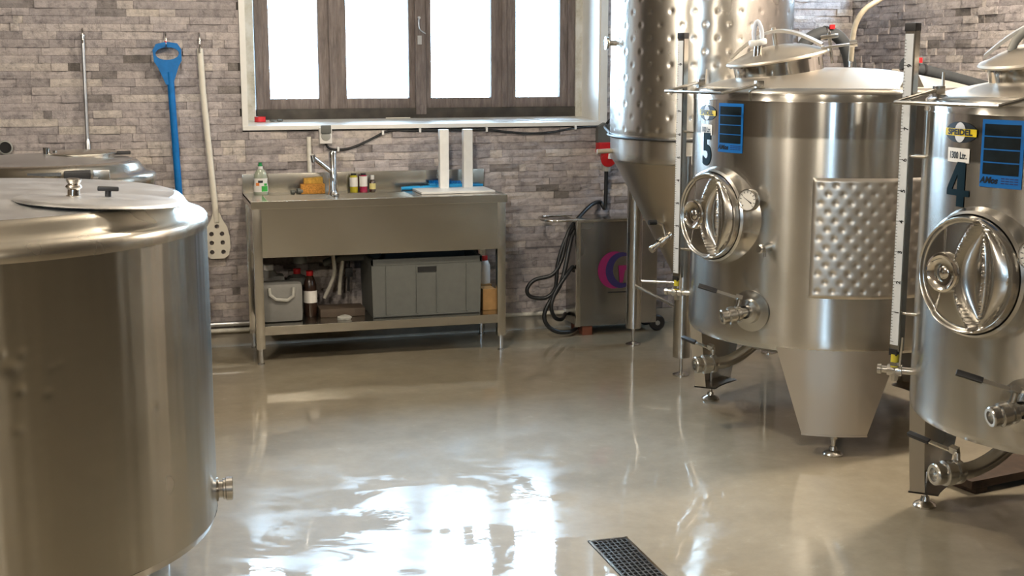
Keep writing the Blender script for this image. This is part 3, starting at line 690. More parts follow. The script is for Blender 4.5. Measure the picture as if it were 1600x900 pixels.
bm = BM(); p = Vector((-0.300, -0.02, 1.60)); cyl(bm, p, p+Vector((0, 0, 0.10)), 0.008); lathe(bm, [(0, 0), (0.018, 0.004), (0.022, 0.018), (0.018, 0.032), (0, 0.036)], Matrix.Translation(p+Vector((0, 0, 0.055))), 16); cyl(bm, p+Vector((0, 0, 0.095)), p+Vector((0, 0, 0.125)), 0.02); lk4 = obj('airlock_stem', bm, M['polish'], t4)
bm = BM()
for k, w in ((0, 0.05), (1, 0.058)): box(bm, p.x-w, p.x+w, p.y-w, p.y+w, p.z+0.125+0.052*k, p.z+0.17+0.052*k, bev=0.006)
obj('airlock_chamber', bm, M['airlock2'], lk4, label='olive clear plastic airlock chamber')
bm = BM(); tube(bm, [(-0.37, 0.06, 1.585), (-0.355, 0.05, 1.625), (-0.33, 0.02, 1.66), (-0.31, 0.0, 1.672)], 0.013, 10); obj('padded_arm', bm, M['lgrey'], t4, label='grey padded lid arm')

# ================================================================== tall conical tank
R0 = 0.46; c0 = (2.267, -0.948, 0)
ct = thing('conical_tank', 'tall cone-bottomed steel tank with dimpled wall beside window', 'tank', c0)
ZC = 1.055
def cshell(u, v):
    a = -250 + 215*u; z = 1.19 + 1.2*v; x = R0*math.radians(a); sx, sz = 0.112, 0.127
    best = 9
    k0 = round((z-1.22)/(sz/2))
    for k in (k0-1, k0, k0+1):
        if k < 0: continue
        oo = (k % 2)*sx/2; j = round((x-oo)/sx); best = min(best, math.hypot(x-(j*sx+oo), z-(1.22+k*sz/2)))
    h = 0.003 - 0.0032*math.exp(-(best/0.0095)**2) - 0.00025*math.exp(-(best/0.03)**2)
    return pol(R0+h*min(1, v*60), a, z)
bm = BM(); surf(bm, cshell, 250, 170); obj('cooling_jacket', bm, M['cone'], ct, ang=80, label='dimpled steel jacket')
bm = BM(); lathe(bm, [(R0, 1.19), (R0, 2.39)], None, 40, math.radians(-35), math.radians(110)); lathe(bm, [(R0-0.012, ZC-0.004), (R0-0.002, ZC+0.003)] + [(R0, ZC+0.012+0.179*k/6) for k in range(7)], None, 96)
obj('shell', bm, M['cone'], ct)
bm = BM(); lathe(bm, [(R0, 2.39), (0.3, 2.47), (0, 2.5)], None, 48); obj('dome', bm, M['dome'], ct)
bm = BM(); lathe(bm, [(R0-0.012, ZC-0.004), (R0-0.03, ZC-0.03), (0.04, 0.30), (0.035, 0.24), (0, 0.24)], None, 96); obj('cone', bm, M['cone_low'], ct, label='matt steel cone')
lf = []
for i, a in enumerate((117.7, -122.4, -2.4)):
    c = pol(0.43, a, 0); zt = 1.10; bm = BM()
    cyl(bm, c+Vector((0, 0, 0.095)), c+Vector((0, 0, zt)), 0.043, n=24); lg = obj('leg', bm, M['steel'], ct); lf.append(c)
    bm = BM(); cyl(bm, c+Vector((0, 0, 0.01)), c+Vector((0, 0, 0.10)), 0.009); lathe(bm, [(0, 0), (0.042, 0), (0.042, 0.006), (0.015, 0.016), (0, 0.016)], Matrix.Translation(c), 24); obj('foot', bm, M['steel'], lg)
for a, b, za, zb in ((0, 1, 0.335, 0.335), (0, 2, 0.36, 0.36), (1, 2, 0.335, 0.335)):
    bm = BM(); cyl(bm, lf[a]+Vector((0, 0, za)), lf[b]+Vector((0, 0, zb)), 0.010); obj('brace', bm, M['steel'], ct)
bm = BM(); q = pol(R0, 178, 1.645); d = Vector((-1, 0.05, 0)); lathe(bm, [(0.022, -0.01), (0.014, 0.006), (0.014, 0.04), (0.030, 0.043), (0.032, 0.048), (0.032, 0.056), (0, 0.058)], at(q, d), 24); obj('side_port', bm, M['polish'], ct)
# valve low on the cone
bm = BM(); q = Vector((-0.19, -0.13, 0.69)); d = Vector((-0.82, -0.22, -0.48)); lathe(bm, [(0.03, -0.06), (0.014, -0.05), (0.014, 0.02), (0.024, 0.022), (0.024, 0.036), (0.015, 0.038), (0.015, 0.07), (0.025, 0.072), (0.025, 0.10), (0.013, 0.102), (0.013, 0.14), (0.018, 0.142), (0.018, 0.16), (0, 0.16)], at(q, d), 20); vv = obj('cone_valve', bm, M['polish'], ct)
bm = BM(); p = q + d.normalized()*0.05; cyl(bm, p, p+Vector((-0.02, 0, 0.07)), 0.010); cyl(bm, p+Vector((-0.02, 0, 0.07)), p+Vector((-0.065, -0.01, 0.088)), 0.008); obj('lever', bm, M['polish'], vv)
bm = BM(); cyl(bm, p+Vector((-0.06, -0.01, 0.085)), p+Vector((-0.10, -0.01, 0.085)), 0.013); obj('grip', bm, M['black'], vv)
# stub pipe with white end at the bottom rim
bm = BM(); q = pol(R0, 170, 1.10); cyl(bm, q+Vector((0.01, 0, 0)), q+Vector((-0.075, 0.01, -0.004)), 0.012); obj('drain_stub', bm, M['tube'], ct, label='beige drain stub')

# ================================================================== kettles at the left
def kettle(name, label, loc, R1, z0, zr, kk, s):
    t = thing(name, label, 'tank', loc)
    dents = [(-72.1, 0.856, 0.017, 0.005), (-69.9, 0.886, 0.010, 0.003), (-73.6, 0.892, 0.010, 0.003), (-70.7, 0.80, 0.011, 0.004), (-65.5, 0.783, 0.010, 0.003), (-64.4, 0.842, 0.008, 0.002), (-62.6, 0.847, 0.007, 0.002), (-71.6, 0.706, 0.010, 0.003), (-40.3, 0.684, 0.011, 0.004)]
    def f(u, v):
        a = -150 + 150*u; z = z0+0.03+(zr-z0-0.03)*v; h = 0.0
        if kk:
            for da, dz, dr, dh in dents:
                q = math.hypot(R1*math.radians(a-da), z-dz)/dr
                if q < 3: h -= 0.45*dh*math.exp(-q*q)
        h += (0.0012*math.sin(a*0.23)*math.sin(z*5+a*0.05) + 0.00035*math.sin(a*0.83+0.6*math.sin(z*4)) + 0.00018*math.sin(a*1.9+1)) if kk else 0
        return pol(R1+h, a, z)
    bm = BM(); surf(bm, f, 260 if kk else 60, 120 if kk else 10)
    lathe(bm, [(R1, z0+0.03), (R1, zr)], None, 60, math.radians(0), math.radians(210)); lathe(bm, [(0, z0-0.03), (R1*0.6, z0-0.02), (R1-0.03, z0), (R1-0.008, z0+0.008), (R1, z0+0.03)], None, 96)
    bmesh.ops.remove_doubles(bm, verts=bm.verts, dist=0.0005)
    obj('body', bm, M['kettle'], t, ang=50)
    bm = BM(); lathe(bm, [(R1-0.002, zr-0.002), (R1+0.004*s, zr), (R1+0.005*s, zr+0.012*s), (R1+0.004*s, zr+0.028*s), (R1-0.004*s, zr+0.038*s), (R1-0.022*s, zr+0.044*s), (R1-0.036*s, zr+0.050*s), (R1-0.050*s, zr+0.062*s), (R1-0.058*s, zr+0.076*s), (R1-0.068*s, zr+0.086*s), (R1-0.085*s, zr+0.091*s)], None, 128); obj('rim', bm, M['polish2'], t)
    bm = BM(); lathe(bm, [(R1-0.085*s, zr+0.091*s), (R1-0.16*s, zr+0.093*s), (R1*0.5, zr+0.105*s), (0, zr+0.120*s)], None, 96); obj('top', bm, M['dome2'], t)
    for a in (-60, 30, 120, 210):
        bm = BM(); c = pol(R1-0.09, a, 0); cyl(bm, c+Vector((0, 0, 0.012)), c+Vector((0, 0, z0)), 0.03); lathe(bm, [(0, 0), (0.05, 0), (0.05, 0.008), (0.03, 0.014), (0, 0.014)], Matrix.Translation(c), 20); obj('leg', bm, M['steel'], t)
    return t
M['polish2'] = steel('kettle_rim_steel', 0.26, 0.5, col=(0.70, 0.66, 0.58)); M['dome2'] = steel('kettle_top_steel', 0.40, 0, streak=False, col=(0.66, 0.66, 0.66), blot=9, var=0.09)
k1 = kettle('brewing_kettle', 'large dented steel kettle filling the left foreground', (-1.058, -3.414, 0), 0.70, 0.238, 1.10, True, 1.0)
q = pol(0.70, -3, 0.315); bm = BM(); lathe(bm, [(0.034, -0.01), (0.036, 0.004), (0.026, 0.006), (0.026, 0.016), (0.031, 0.018), (0.031, 0.024), (0.035, 0.026), (0.035, 0.044), (0.031, 0.046), (0, 0.046)], at(q, pol(1, -3, 0)), 28); obj('outlet', bm, M['steel'], k1)
# its inspection lid, lying slightly tilted
Mk = Matrix.Translation((0.425, -0.245, 1.196)) @ Matrix.Rotation(math.radians(3.2), 4, 'Y') @ Matrix.Rotation(math.radians(-1.0), 4, 'X')
bm = BM(); lathe(bm, [(0, 0.012), (0.19, 0.006), (0.217, 0.003), (0.222, -0.001), (0.217, -0.004), (0.19, -0.006), (0, -0.006)], Mk, 96); lid = obj('lid', bm, M['dome2'], k1)
bm = BM(); lathe(bm, [(0.13, -0.03), (0.13, -0.004)], Mk, 64); obj('lid_collar', bm, M['polish'], k1)
bm = BM(); lathe(bm, [(0.022, 0), (0.016, 0.004), (0.015, 0.022), (0.021, 0.03), (0.019, 0.036), (0.014, 0.04), (0.018, 0.048), (0.020, 0.056), (0.013, 0.06), (0, 0.058)], Mk @ Matrix.Translation((-0.072, 0.02, 0.008)) @ Matrix.Diagonal((1, 1, 0.8, 1)), 24); obj('vent_nozzle', bm, M['polish'], lid, label='chrome vent nozzle')
bm = BM(); cyl(bm, Mk @ Vector((0.015, -0.0, 0.004)), Mk @ Vector((0.015, -0.0, 0.034)), 0.008); box(bm, -0.012, 0.042, -0.009, 0.009, 0.026, 0.038, Mk, bev=0.004); obj('knob', bm, M['black'], lid, label='black tee knob')
k2 = kettle('steel_kettle', 'smaller steel kettle behind the dented one, by the tools', (-0.96, -0.80, 0), 0.497, 0.3, 1.0, False, 1.15)
bm = BM(); Mk2 = Matrix.Translation((0.16, 0.04, 1.128)); lathe(bm, [(0.155, -0.03), (0.157, 0.0), (0.168, 0.001), (0.170, 0.006), (0.165, 0.010), (0, 0.016)], Mk2, 64); obj('lid', bm, M['polish2'], k2)
bm = BM(); box(bm, 0.25, 0.39, 0.10, 0.16, 1.115, 1.13, bev=0.004); obj('hinge', bm, M['black'], k2, label='black lid hinge')
bm = BM(); cyl(bm, (0.02, -0.05, 1.12), (0.02, -0.05, 1.165), 0.016); cyl(bm, (0.055, -0.05, 1.12), (0.055, -0.05, 1.15), 0.010); cyl(bm, (-0.03, -0.05, 1.12), (0.02, -0.05, 1.13), 0.006); obj('vent_nozzle', bm, M['chrome'], k2)
bm = BM(); box(bm, 0.11, 0.22, -0.46, -0.40, 1.045, 1.085, Matrix.Identity(4), bev=0.006); box(bm, 0.14, 0.25, -0.45, -0.42, 1.02, 1.05, bev=0.004); obj('latch', bm, M['black'], k2, label='black lid latch')
bm = BM(); prism(bm, [(-0.04, -0.44), (0.10, -0.455), (0.10, -0.40), (0.02, -0.40)], 0.014, Matrix.Translation((0, 0, 1.065))); obj('latch_plate', bm, M['steel'], k2)
bm = BM(); box(bm, 0.23, 0.30, -0.42, -0.39, 1.04, 1.085, bev=0.005); obj('latch_block', bm, M['steel'], k2)

# ================================================================== things on the wall
def hook(parent, x, z):
    bm = BM(); tube(bm, [(x, 0.045, z+0.03), (x, 0.012, z+0.03), (x, -0.006, z+0.01), (x, -0.012, z-0.03), (x, -0.02, z-0.04), (x, -0.034, z-0.03)], 0.004, 8); return obj('hook', bm, M['steel'], parent)
# rod hangs on its own wire
rd = thing('scraper_rod', 'thin grey metal rod hanging on the wall, leftmost of three tools', 'tool', (-0.786, -0.045, 1.09))
bm = BM(); tube(bm, [(0.004, 0, 0.60), (0.003, 0, 0.50), (0, 0, 0.06)], lambda t: 0.0095 if t > 0.1 else 0.012, 12); obj('shaft', bm, M['alu'], rd)
bm = BM(); lathe(bm, [(0.0, 0), (0.016, 0.0), (0.014, 0.04), (0.010, 0.06), (0, 0.06)], Matrix.Translation((0, 0, 0.005)), 14); obj('ferrule', bm, M['alu'], rd)
hook(rd, 0.004, 0.60)
sh = thing('blue_shovel', 'blue plastic handled shovel hanging on the stone wall', 'tool', (-0.335, -0.06, 0.84))
bm = BM(); tube(bm, [(-0.02, 0, 0.66), (0, 0, 0.0), (0.008, 0, -0.26)], 0.0185, 14, smooth=False); obj('shaft', bm, M['blue'], sh)
bm = BM(); outer = [(-0.0, -0.19), (0.02, -0.19), (0.06, -0.085), (0.078, -0.055), (0.081, 0.01), (0.06, 0.045), (0.0, 0.056), (-0.06, 0.045), (-0.081, 0.01), (-0.078, -0.055), (-0.06, -0.085), (-0.02, -0.19)]
op = [Vector((x, 0, z)) for x, z in outer]; inner = [Vector((0.066*math.cos(2*PI*i/24), 0, -0.012+0.036*math.sin(2*PI*i/24))) for i in range(24)]
vo = [[bm.verts.new((x, y, z)) for x, z in outer[1:]] for y in (-0.016, 0.016)]; vi = [[bm.verts.new((p.x, y, p.z)) for p in inner] for y in (-0.016, 0.016)]
for s in (0, 1):
    eds = [bm.edges.new((L[i], L[(i+1) % len(L)])) for L in (vo[s], vi[s]) for i in range(len(L))]
    bmesh.ops.triangle_fill(bm, edges=eds, use_beauty=True)
for a, b in ((vo[0], vo[1]), (vi[0], vi[1])):
    for i in range(len(a)): bm.faces.new((a[i], a[(i+1) % len(a)], b[(i+1) % len(a)], b[i]))
bmesh.ops.transform(bm, matrix=Matrix.Translation((-0.03, 0, 0.765)) @ Matrix.Rotation(math.radians(-2), 4, 'Y') @ Matrix.Scale(0.9, 4), verts=bm.verts)
obj('grip', bm, M['blue'], sh)
bm = BM(); surf(bm, lambda u, v: Vector(((u-0.5)*0.26*(1-0.15*v), 0.02-0.10*(2*u-1)**2*0.4, -0.2-0.30*v)), 8, 6); bmesh.ops.solidify(bm, geom=bm.faces[:], thickness=0.004); obj('blade', bm, M['blue'], sh)
hook(sh, -0.034, 0.83); bm = BM(); cyl(bm, (-0.034, -0.008, 0.81), (-0.034, -0.008, 0.82), 0.007); obj('tape_ring', bm, M['red'], sh, label='red tape on the hook')
pd = thing('mash_paddle', 'cream plastic mash paddle with holes hanging left of window', 'tool', (-0.145, -0.05, 0.50))
bm = BM(); tube(bm, [(-0.052, 0, 1.12), (-0.045, 0, 0.9), (0, 0, 0.20)], 0.0165, 14, smooth=False); obj('shaft', bm, M['cream'], pd)
bm = BM(); outl = [(-0.018, 0.25), (0.018, 0.25), (0.030, 0.215), (0.055, 0.17), (0.066, 0.12), (0.068, 0.06), (0.058, 0.02), (0.035, 0.0), (-0.035, 0.0), (-0.058, 0.02), (-0.068, 0.06), (-0.066, 0.12), (-0.055, 0.17), (-0.030, 0.215)]
holes = [(0.026, 0.135), (0.028, 0.087), (0.030, 0.036), (-0.03, 0.135), (-0.03, 0.087), (-0.03, 0.036), (0.0, 0.176)]
VO = [[bm.verts.new((x, y, z)) for x, z in outl] for y in (-0.007, 0.007)]; VH = [[[bm.verts.new((hx+0.0125*math.cos(2*PI*i/12), y, hz+0.0125*math.sin(2*PI*i/12))) for i in range(12)] for y in (-0.007, 0.007)] for hx, hz in holes]
for s in (0, 1):
    eds = [bm.edges.new((L[i], L[(i+1) % len(L)])) for L in [VO[s]]+[h[s] for h in VH] for i in range(len(L))]
    bmesh.ops.triangle_fill(bm, edges=eds, use_beauty=True)
for a, b in [(VO[0], VO[1])]+[(h[0], h[1]) for h in VH]:
    for i in range(len(a)): bm.faces.new((a[i], a[(i+1) % len(a)], b[(i+1) % len(a)], b[i]))
obj('blade', bm, M['cream'], pd, ang=30)
hook(pd, -0.052, 1.17); bm = BM(); tube(bm, [(-0.052, -0.02, 1.14), (-0.055, -0.02, 1.10)], 0.006, 8, smooth=False); obj('eye', bm, M['steel'], pd)
bm = BM(); lathe(bm, [(0.033, 0), (0.036, 0.01), (0.036, 0.05), (0.030, 0.054), (0.028, 0.04)], at((0, 0, 0), (0.1, -1, 0)), 28); po = thing('wall_port', 'round black wall port with pale rim at left picture edge', 'port', (-1.193, -0.012, 1.119))
obj('rim', bm, M['lgrey'], po); bm = BM(); lathe(bm, [(0, 0.046), (0.0295, 0.046)], at((0, 0, 0), (0.1, -1, 0)), 28); obj('cap', bm, M['dark'], po, label='black recessed cap')
# pipes low on the wall
bm = BM(); tube(bm, [(-2.4, -0.04, 0.098), (1.86, -0.04, 0.098)], 0.0125, 12, smooth=False); wp = tag(obj('water_pipe', bm, M['pipew']), 'white water pipe running low along the stone wall', 'pipe')
bm = BM(); box(bm, 1.835, 1.875, -0.065, -0.018, 0.075, 0.12, bev=0.005); obj('coupling', bm, M['white'], wp)
bm = BM(); tube(bm, [(-2.4, -0.045, 0.135), (0.03, -0.045, 0.135)], 0.014, 12, smooth=False); tag(obj('drain_pipe', bm, M['alu']), 'dull grey pipe low on the wall left of the sink', 'pipe')
bm = BM(); cyl(bm, (0.365, -0.03, 0.955), (0.365, -0.03, 1.148), 0.0125); tag(obj('conduit', bm, M['pipew']), 'short white vertical conduit on wall behind the tap', 'pipe')
so = thing('wall_socket', 'white wall socket with raised grey flap under the sill', 'socket', (0.455, -0.014, 1.155))
bm = BM(); box(bm, -0.035, 0.035, -0.045, 0, -0.045, 0.045, bev=0.010); obj('housing', bm, M['label'], so)
bm = BM(); lathe(bm, [(0, 0.002), (0.022, 0.002), (0.026, 0)], at((0, -0.045, -0.004), (0, -1, 0)), 20); obj('outlet', bm, M['lgrey'], so)
bm = BM(); box(bm, -0.028, 0.028, -0.058, -0.044, 0.012, 0.056, bev=0.005); obj('flap', bm, M['grey'], so)
cp = [(0.455, -0.04, 1.11), (0.475, -0.03, 1.085), (0.52, -0.028, 1.075), (0.60, -0.026, 1.085), (0.70, -0.026, 1.125), (0.78, -0.026, 1.165), (0.84, -0.026, 1.177), (0.98, -0.026, 1.172), (1.18, -0.026, 1.172), (1.36, -0.026, 1.172), (1.50, -0.026, 1.157), (1.62, -0.026, 1.148), (1.75, -0.026, 1.152), (1.90, -0.026, 1.175), (2.03, -0.028, 1.185), (2.09, -0.035, 1.19)]
bm = BM(); tube(bm, cp, 0.0065, 8); cb = tag(obj('power_cable', bm, M['hose']), 'black power cable clipped in waves beneath the window sill', 'cable')
for x, z in ((0.525, 1.075), (0.775, 1.163), (0.985, 1.172), (1.37, 1.171), (1.90, 1.175)):
    bm = BM(); box(bm, x-0.006, x+0.006, -0.036, -0.012, z-0.010, z+0.014, bev=0.002); obj('cable_clip', bm, M['white'], cb)
# red industrial socket
pl = thing('power_socket', 'red and grey industrial power socket beside the conical tank', 'socket', (2.065, -0.016, 1.0))
bm = BM(); prism(bm, [(-0.038, 0.09), (0.038, 0.09), (0.044, 0.185), (0.0, 0.205), (-0.036, 0.185)], 0.05, Matrix.Rotation(PI/2, 4, 'X')); obj('housing', bm, M['grey'], pl)
bm = BM(); box(bm, -0.036, 0.036, -0.075, 0, 0.03, 0.092, bev=0.006); lathe(bm, [(0, 0), (0.040, 0), (0.043, 0.02), (0.043, 0.06), (0.034, 0.062), (0, 0.06)], at((0.022, -0.04, 0.012), (-0.2, -1, -0.35)), 24); obj('coupler', bm, M['red'], pl, label='red round coupler')
bm = BM(); box(bm, 0.005, 0.03, -0.112, -0.10, 0.0, 0.03, bev=0.003); obj('label_tag', bm, M['white'], pl)
bm = BM(); cyl(bm, (0.014, -0.05, -0.075), (0.014, -0.05, -0.01), 0.024, 0.03); obj('cable_gland', bm, M['lgrey'], pl)
# ================================================================== chiller with hose coil
ch = thing('glycol_chiller', 'steel chiller cabinet on wheels beside the sink, round logo on front', 'chiller', (2.075, -0.17, 0))
bm = BM(); box(bm, -0.235, 0.25, -0.10, 0.115, 0.055, 0.655, bev=0.004); obj('cabinet', bm, M['chill'], ch)
bm = BM(); box(bm, -0.245, 0.26, -0.115, 0.12, 0.655, 0.672, bev=0.003); obj('top', bm, M['sink'], ch)
bm = BM(); box(bm, -0.250, -0.222, -0.118, -0.095, 0.055, 0.655, bev=0.004); obj('corner_post', bm, M['sink'], ch)
bm = BM(); tube(bm, [(-0.20, -0.10, 0.668), (-0.36, -0.09, 0.668), (-0.42, -0.05, 0.670), (-0.42, 0.05, 0.672), (-0.36, 0.10, 0.672), (-0.20, 0.12, 0.672)], 0.008, 10); obj('handle', bm, M['polish'], ch)
for x in (-0.17,):
    for y in (-0.09, 0.06): bm = BM(); box(bm, x-0.03, x+0.03, y, y+0.06, 0.0, 0.055, bev=0.004); obj('foot', bm, M['rust'], ch)
for y in (-0.075, 0.10):
    bm = BM(); lathe(bm, [(0.015, -0.014), (0.040, -0.014), (0.047, -0.008), (0.047, 0.008), (0.040, 0.014), (0.015, 0.014)], at((0.265, y, 0.047), (0, 1, 0)), 24); w = obj('wheel', bm, M['black'], ch)
    bm = BM(); cyl(bm, (0.265, y-0.016, 0.047), (0.265, y+0.016, 0.047), 0.014); obj('hub', bm, M['lgrey'], w)
def crescent(R_, a0, a1, w0, w1, cx, cz, n=24, flat=0.92):
    o = [(cx+R_*flat*math.cos(math.radians(a0+(a1-a0)*i/n)), cz+R_*math.sin(math.radians(a0+(a1-a0)*i/n))) for i in range(n+1)]
    q = []
    for i in range(n, -1, -1):
        t = i/n; w = w0 + (w1-w0)*math.sin(PI*t); a = math.radians(a0+(a1-a0)*t); q.append((cx+(R_-w)*flat*math.cos(a)+0.008*math.sin(PI*t), cz+(R_-w)*math.sin(a)))
    return o+q
LX = -0.100; fr = lambda x, y: Vector((x+LX, -0.1022, y)); fr2 = lambda x, y: Vector((x+LX, -0.1034, y))
lg = decal('logo', crescent(0.108, 55, 305, 0.014, 0.045, 0.085, 0.375), M['mag'], ch, fr, sub=0.5); lg['label'] = 'magenta and navy letter logo'
decal('inner_letter', crescent(0.104, 55, 318, 0.014, 0.040, 0.128, 0.372), M['navy'], lg, fr2, sub=0.5); decal('letter_bar', [(0.110, 0.40), (0.215, 0.40), (0.215, 0.376), (0.195, 0.376), (0.195, 0.30), (0.165, 0.30), (0.165, 0.376), (0.150, 0.37), (0.138, 0.30), (0.118, 0.30)], M['mag'], lg, lambda x, y: Vector((x+LX, -0.1046, y)), sub=0.5)
decal('small_print', rect(0.16, 0.006, 0.13, 0.245), M['ink'], lg, fr, sub=0.5)
HP = [(2.082, -0.06, 0.93), (2.082, -0.055, 0.78), (2.080, -0.045, 0.705), (2.06, -0.02, 0.74), (1.98, -0.10, 0.735), (1.90, -0.16, 0.69), (1.80, -0.22, 0.60), (1.755, -0.24, 0.45), (1.70, -0.24, 0.36), (1.60, -0.22, 0.33), (1.555, -0.22, 0.28), (1.575, -0.22, 0.235), (1.66, -0.23, 0.225), (1.715, -0.24, 0.28), (1.73, -0.24, 0.42), (1.775, -0.23, 0.55), (1.83, -0.21, 0.62)]
bm = BM(); tube(bm, HP, 0.0115, 10); tag(obj('supply_hose', bm, M['hose']), 'black hose looping down from red power socket to chiller', 'hose')
HP2 = [(1.845, -0.19, 0.62), (1.80, -0.24, 0.52), (1.765, -0.27, 0.40), (1.73, -0.28, 0.30), (1.66, -0.29, 0.20), (1.635, -0.29, 0.13), (1.66, -0.29, 0.07), (1.72, -0.29, 0.035), (1.80, -0.27, 0.028), (1.86, -0.19, 0.028)]
bm = BM(); tube(bm, HP2, 0.0125, 10); tag(obj('cooling_hose', bm, M['hose']), 'black hose drooping to the floor left of the chiller', 'hose')
HP3 = [(1.838, -0.20, 0.37), (1.815, -0.25, 0.40), (1.77, -0.28, 0.36), (1.70, -0.30, 0.27), (1.67, -0.31, 0.19), (1.70, -0.28, 0.12), (1.76, -0.22, 0.092), (1.83, -0.08, 0.096)]
bm = BM(); tube(bm, HP3, 0.0115, 10); tag(obj('return_hose', bm, M['hose']), 'black hose from the chiller side to the white wall pipe', 'hose')

# ================================================================== sink
SL, SD, SH = 1.35, 0.514, 0.85; Y0, Y1 = -0.534, -0.03
sk = thing('utility_sink', 'long steel double sink with lower shelf under the window', 'sink', (0, 0, 0))
B1, B2 = (0.09, 0.44), (0.50, 0.86); BY0, BY1 = -0.475, -0.185
bm = BM(); zt = SH
def slab(x0, x1, y0, y1): box(bm, x0, x1, y0, y1, zt-0.010, zt)
slab(0, SL, Y0, BY0); slab(0, SL, BY1, Y1); slab(0, B1[0], BY0, BY1); slab(B1[1], B2[0], BY0, BY1); slab(B2[1], SL, BY0, BY1)
box(bm, 0, SL, Y0-0.002, Y0+0.004, SH-0.036, SH+0.004, bev=0.0015); box(bm, 0, 0.005, Y0, Y1, SH-0.036, SH+0.004); box(bm, SL-0.005, SL, Y0, Y1, SH-0.036, SH+0.004)
obj('worktop', bm, M['sink'], sk, smooth=False)
bm = BM(); box(bm, 0, SL, -0.042, -0.028, SH-0.01, SH+0.103, bev=0.002); obj('splashback', bm, M['sink'], sk)
for a, b in (B1, B2):
    bm = BM(); z = SH-0.27; pts = [(a, BY0), (b, BY0), (b, BY1), (a, BY1)]
    tp = [bm.verts.new((x, y, SH-0.002)) for x, y in pts]; bt = [bm.verts.new((x+(0.02 if x == a else -0.02), y+(0.02 if y == BY0 else -0.02), z)) for x, y in pts]
    for i in range(4): bm.faces.new((tp[i], tp[(i+1) % 4], bt[(i+1) % 4], bt[i]))
    bm.faces.new(bt); bs = obj('basin', bm, M['sink'], sk, smooth=False)
    bm = BM(); cyl(bm, ((a+b)/2, -0.33, z), ((a+b)/2, -0.33, z+0.004), 0.035); obj('plug_hole', bm, M['chrome'], bs)
bm = BM(); box(bm, 0.018, 1.325, Y0+0.012, Y0+0.018, 0.562, SH-0.03, bev=0.001); box(bm, 0.018, 0.024, Y0+0.012, Y1, 0.562, SH-0.03); box(bm, 1.319, 1.325, Y0+0.012, Y1, 0.562, SH-0.03); obj('apron', bm, M['sink'], sk, smooth=False)
for x in (0.03, SL-0.03):
    for y in (Y0+0.030, Y1-0.05):
        bm = BM(); box(bm, x-0.0225, x+0.0225, y-0.0225, y+0.0225, 0.085, SH-0.02, bev=0.002); lg = obj('leg', bm, M['sink'], sk)
        bm = BM(); cyl(bm, (x, y, 0.006), (x, y, 0.09), 0.013); lathe(bm, [(0, 0), (0.018, 0), (0.018, 0.006), (0.013, 0.01)], Matrix.Translation((x, y, 0)), 16); obj('foot', bm, M['chrome'], lg)
bm = BM(); box(bm, 0.03, SL-0.012, Y0+0.02, Y1-0.03, 0.198, 0.204); box(bm, 0.05, SL-0.05, Y0+0.008, Y0+0.014, 0.158, 0.204, bev=0.001); box(bm, 0.05, SL-0.05, Y1-0.036, Y1-0.03, 0.158, 0.204); obj('shelf', bm, M['sink'], sk, smooth=False)
bm = BM(); cyl(bm, (0.265, -0.33, 0.58), (0.265, -0.33, 0.53), 0.028); tube(bm, [(0.68, -0.33, 0.58), (0.68, -0.30, 0.52), (0.60, -0.2, 0.50), (0.50, -0.15, 0.49), (0.42, -0.12, 0.46)], 0.021, 10); lathe(bm, [(0, 0), (0.035, 0.0), (0.035, 0.06), (0, 0.06)], Matrix.Translation((0.265, -0.33, 0.50)), 16); obj('waste_pipe', bm, M['grey'], sk)
for pts in ([(0.44, -0.20, 0.60), (0.46, -0.20, 0.50), (0.463, -0.20, 0.42), (0.44, -0.20, 0.35), (0.405, -0.2, 0.28)], [(0.52, -0.16, 0.60), (0.515, -0.16, 0.47), (0.50, -0.16, 0.37), (0.495, -0.16, 0.29)]):
    bm = BM(); tube(bm, pts, 0.011, 10); obj('flexible_hose', bm, M['pipew'], sk)
bm = BM(); tube(bm, [(0.56, -0.12, 0.56), (0.555, -0.12, 0.44), (0.55, -0.12, 0.30)], 0.007, 8); box(bm, 0.535, 0.575, -0.135, -0.10, 0.38, 0.43, bev=0.005); obj('pump_plug', bm, M['black'], sk)
# faucet
fa = thing('sink_tap', 'chrome mixer tap with raised spout between the two basins', 'tap', (0.463, -0.235, SH))
bm = BM(); lathe(bm, [(0, 0), (0.028, 0), (0.026, 0.01), (0.022, 0.03), (0.022, 0.225), (0.019, 0.232), (0, 0.232)], None, 24); obj('body', bm, M['chrome'], fa)
bm = BM(); tube(bm, [(0.0, 0.0, 0.115), (-0.112, -0.05, 0.205)], 0.012, 12, smooth=False); cyl(bm, (-0.112, -0.05, 0.217), (-0.106, -0.047, 0.18), 0.014); obj('spout', bm, M['chrome'], fa)
bm = BM(); box(bm, -0.012, 0.02, -0.10, 0.0, 0.004, 0.012, bev=0.003); obj('base_plate', bm, M['chrome'], fa)
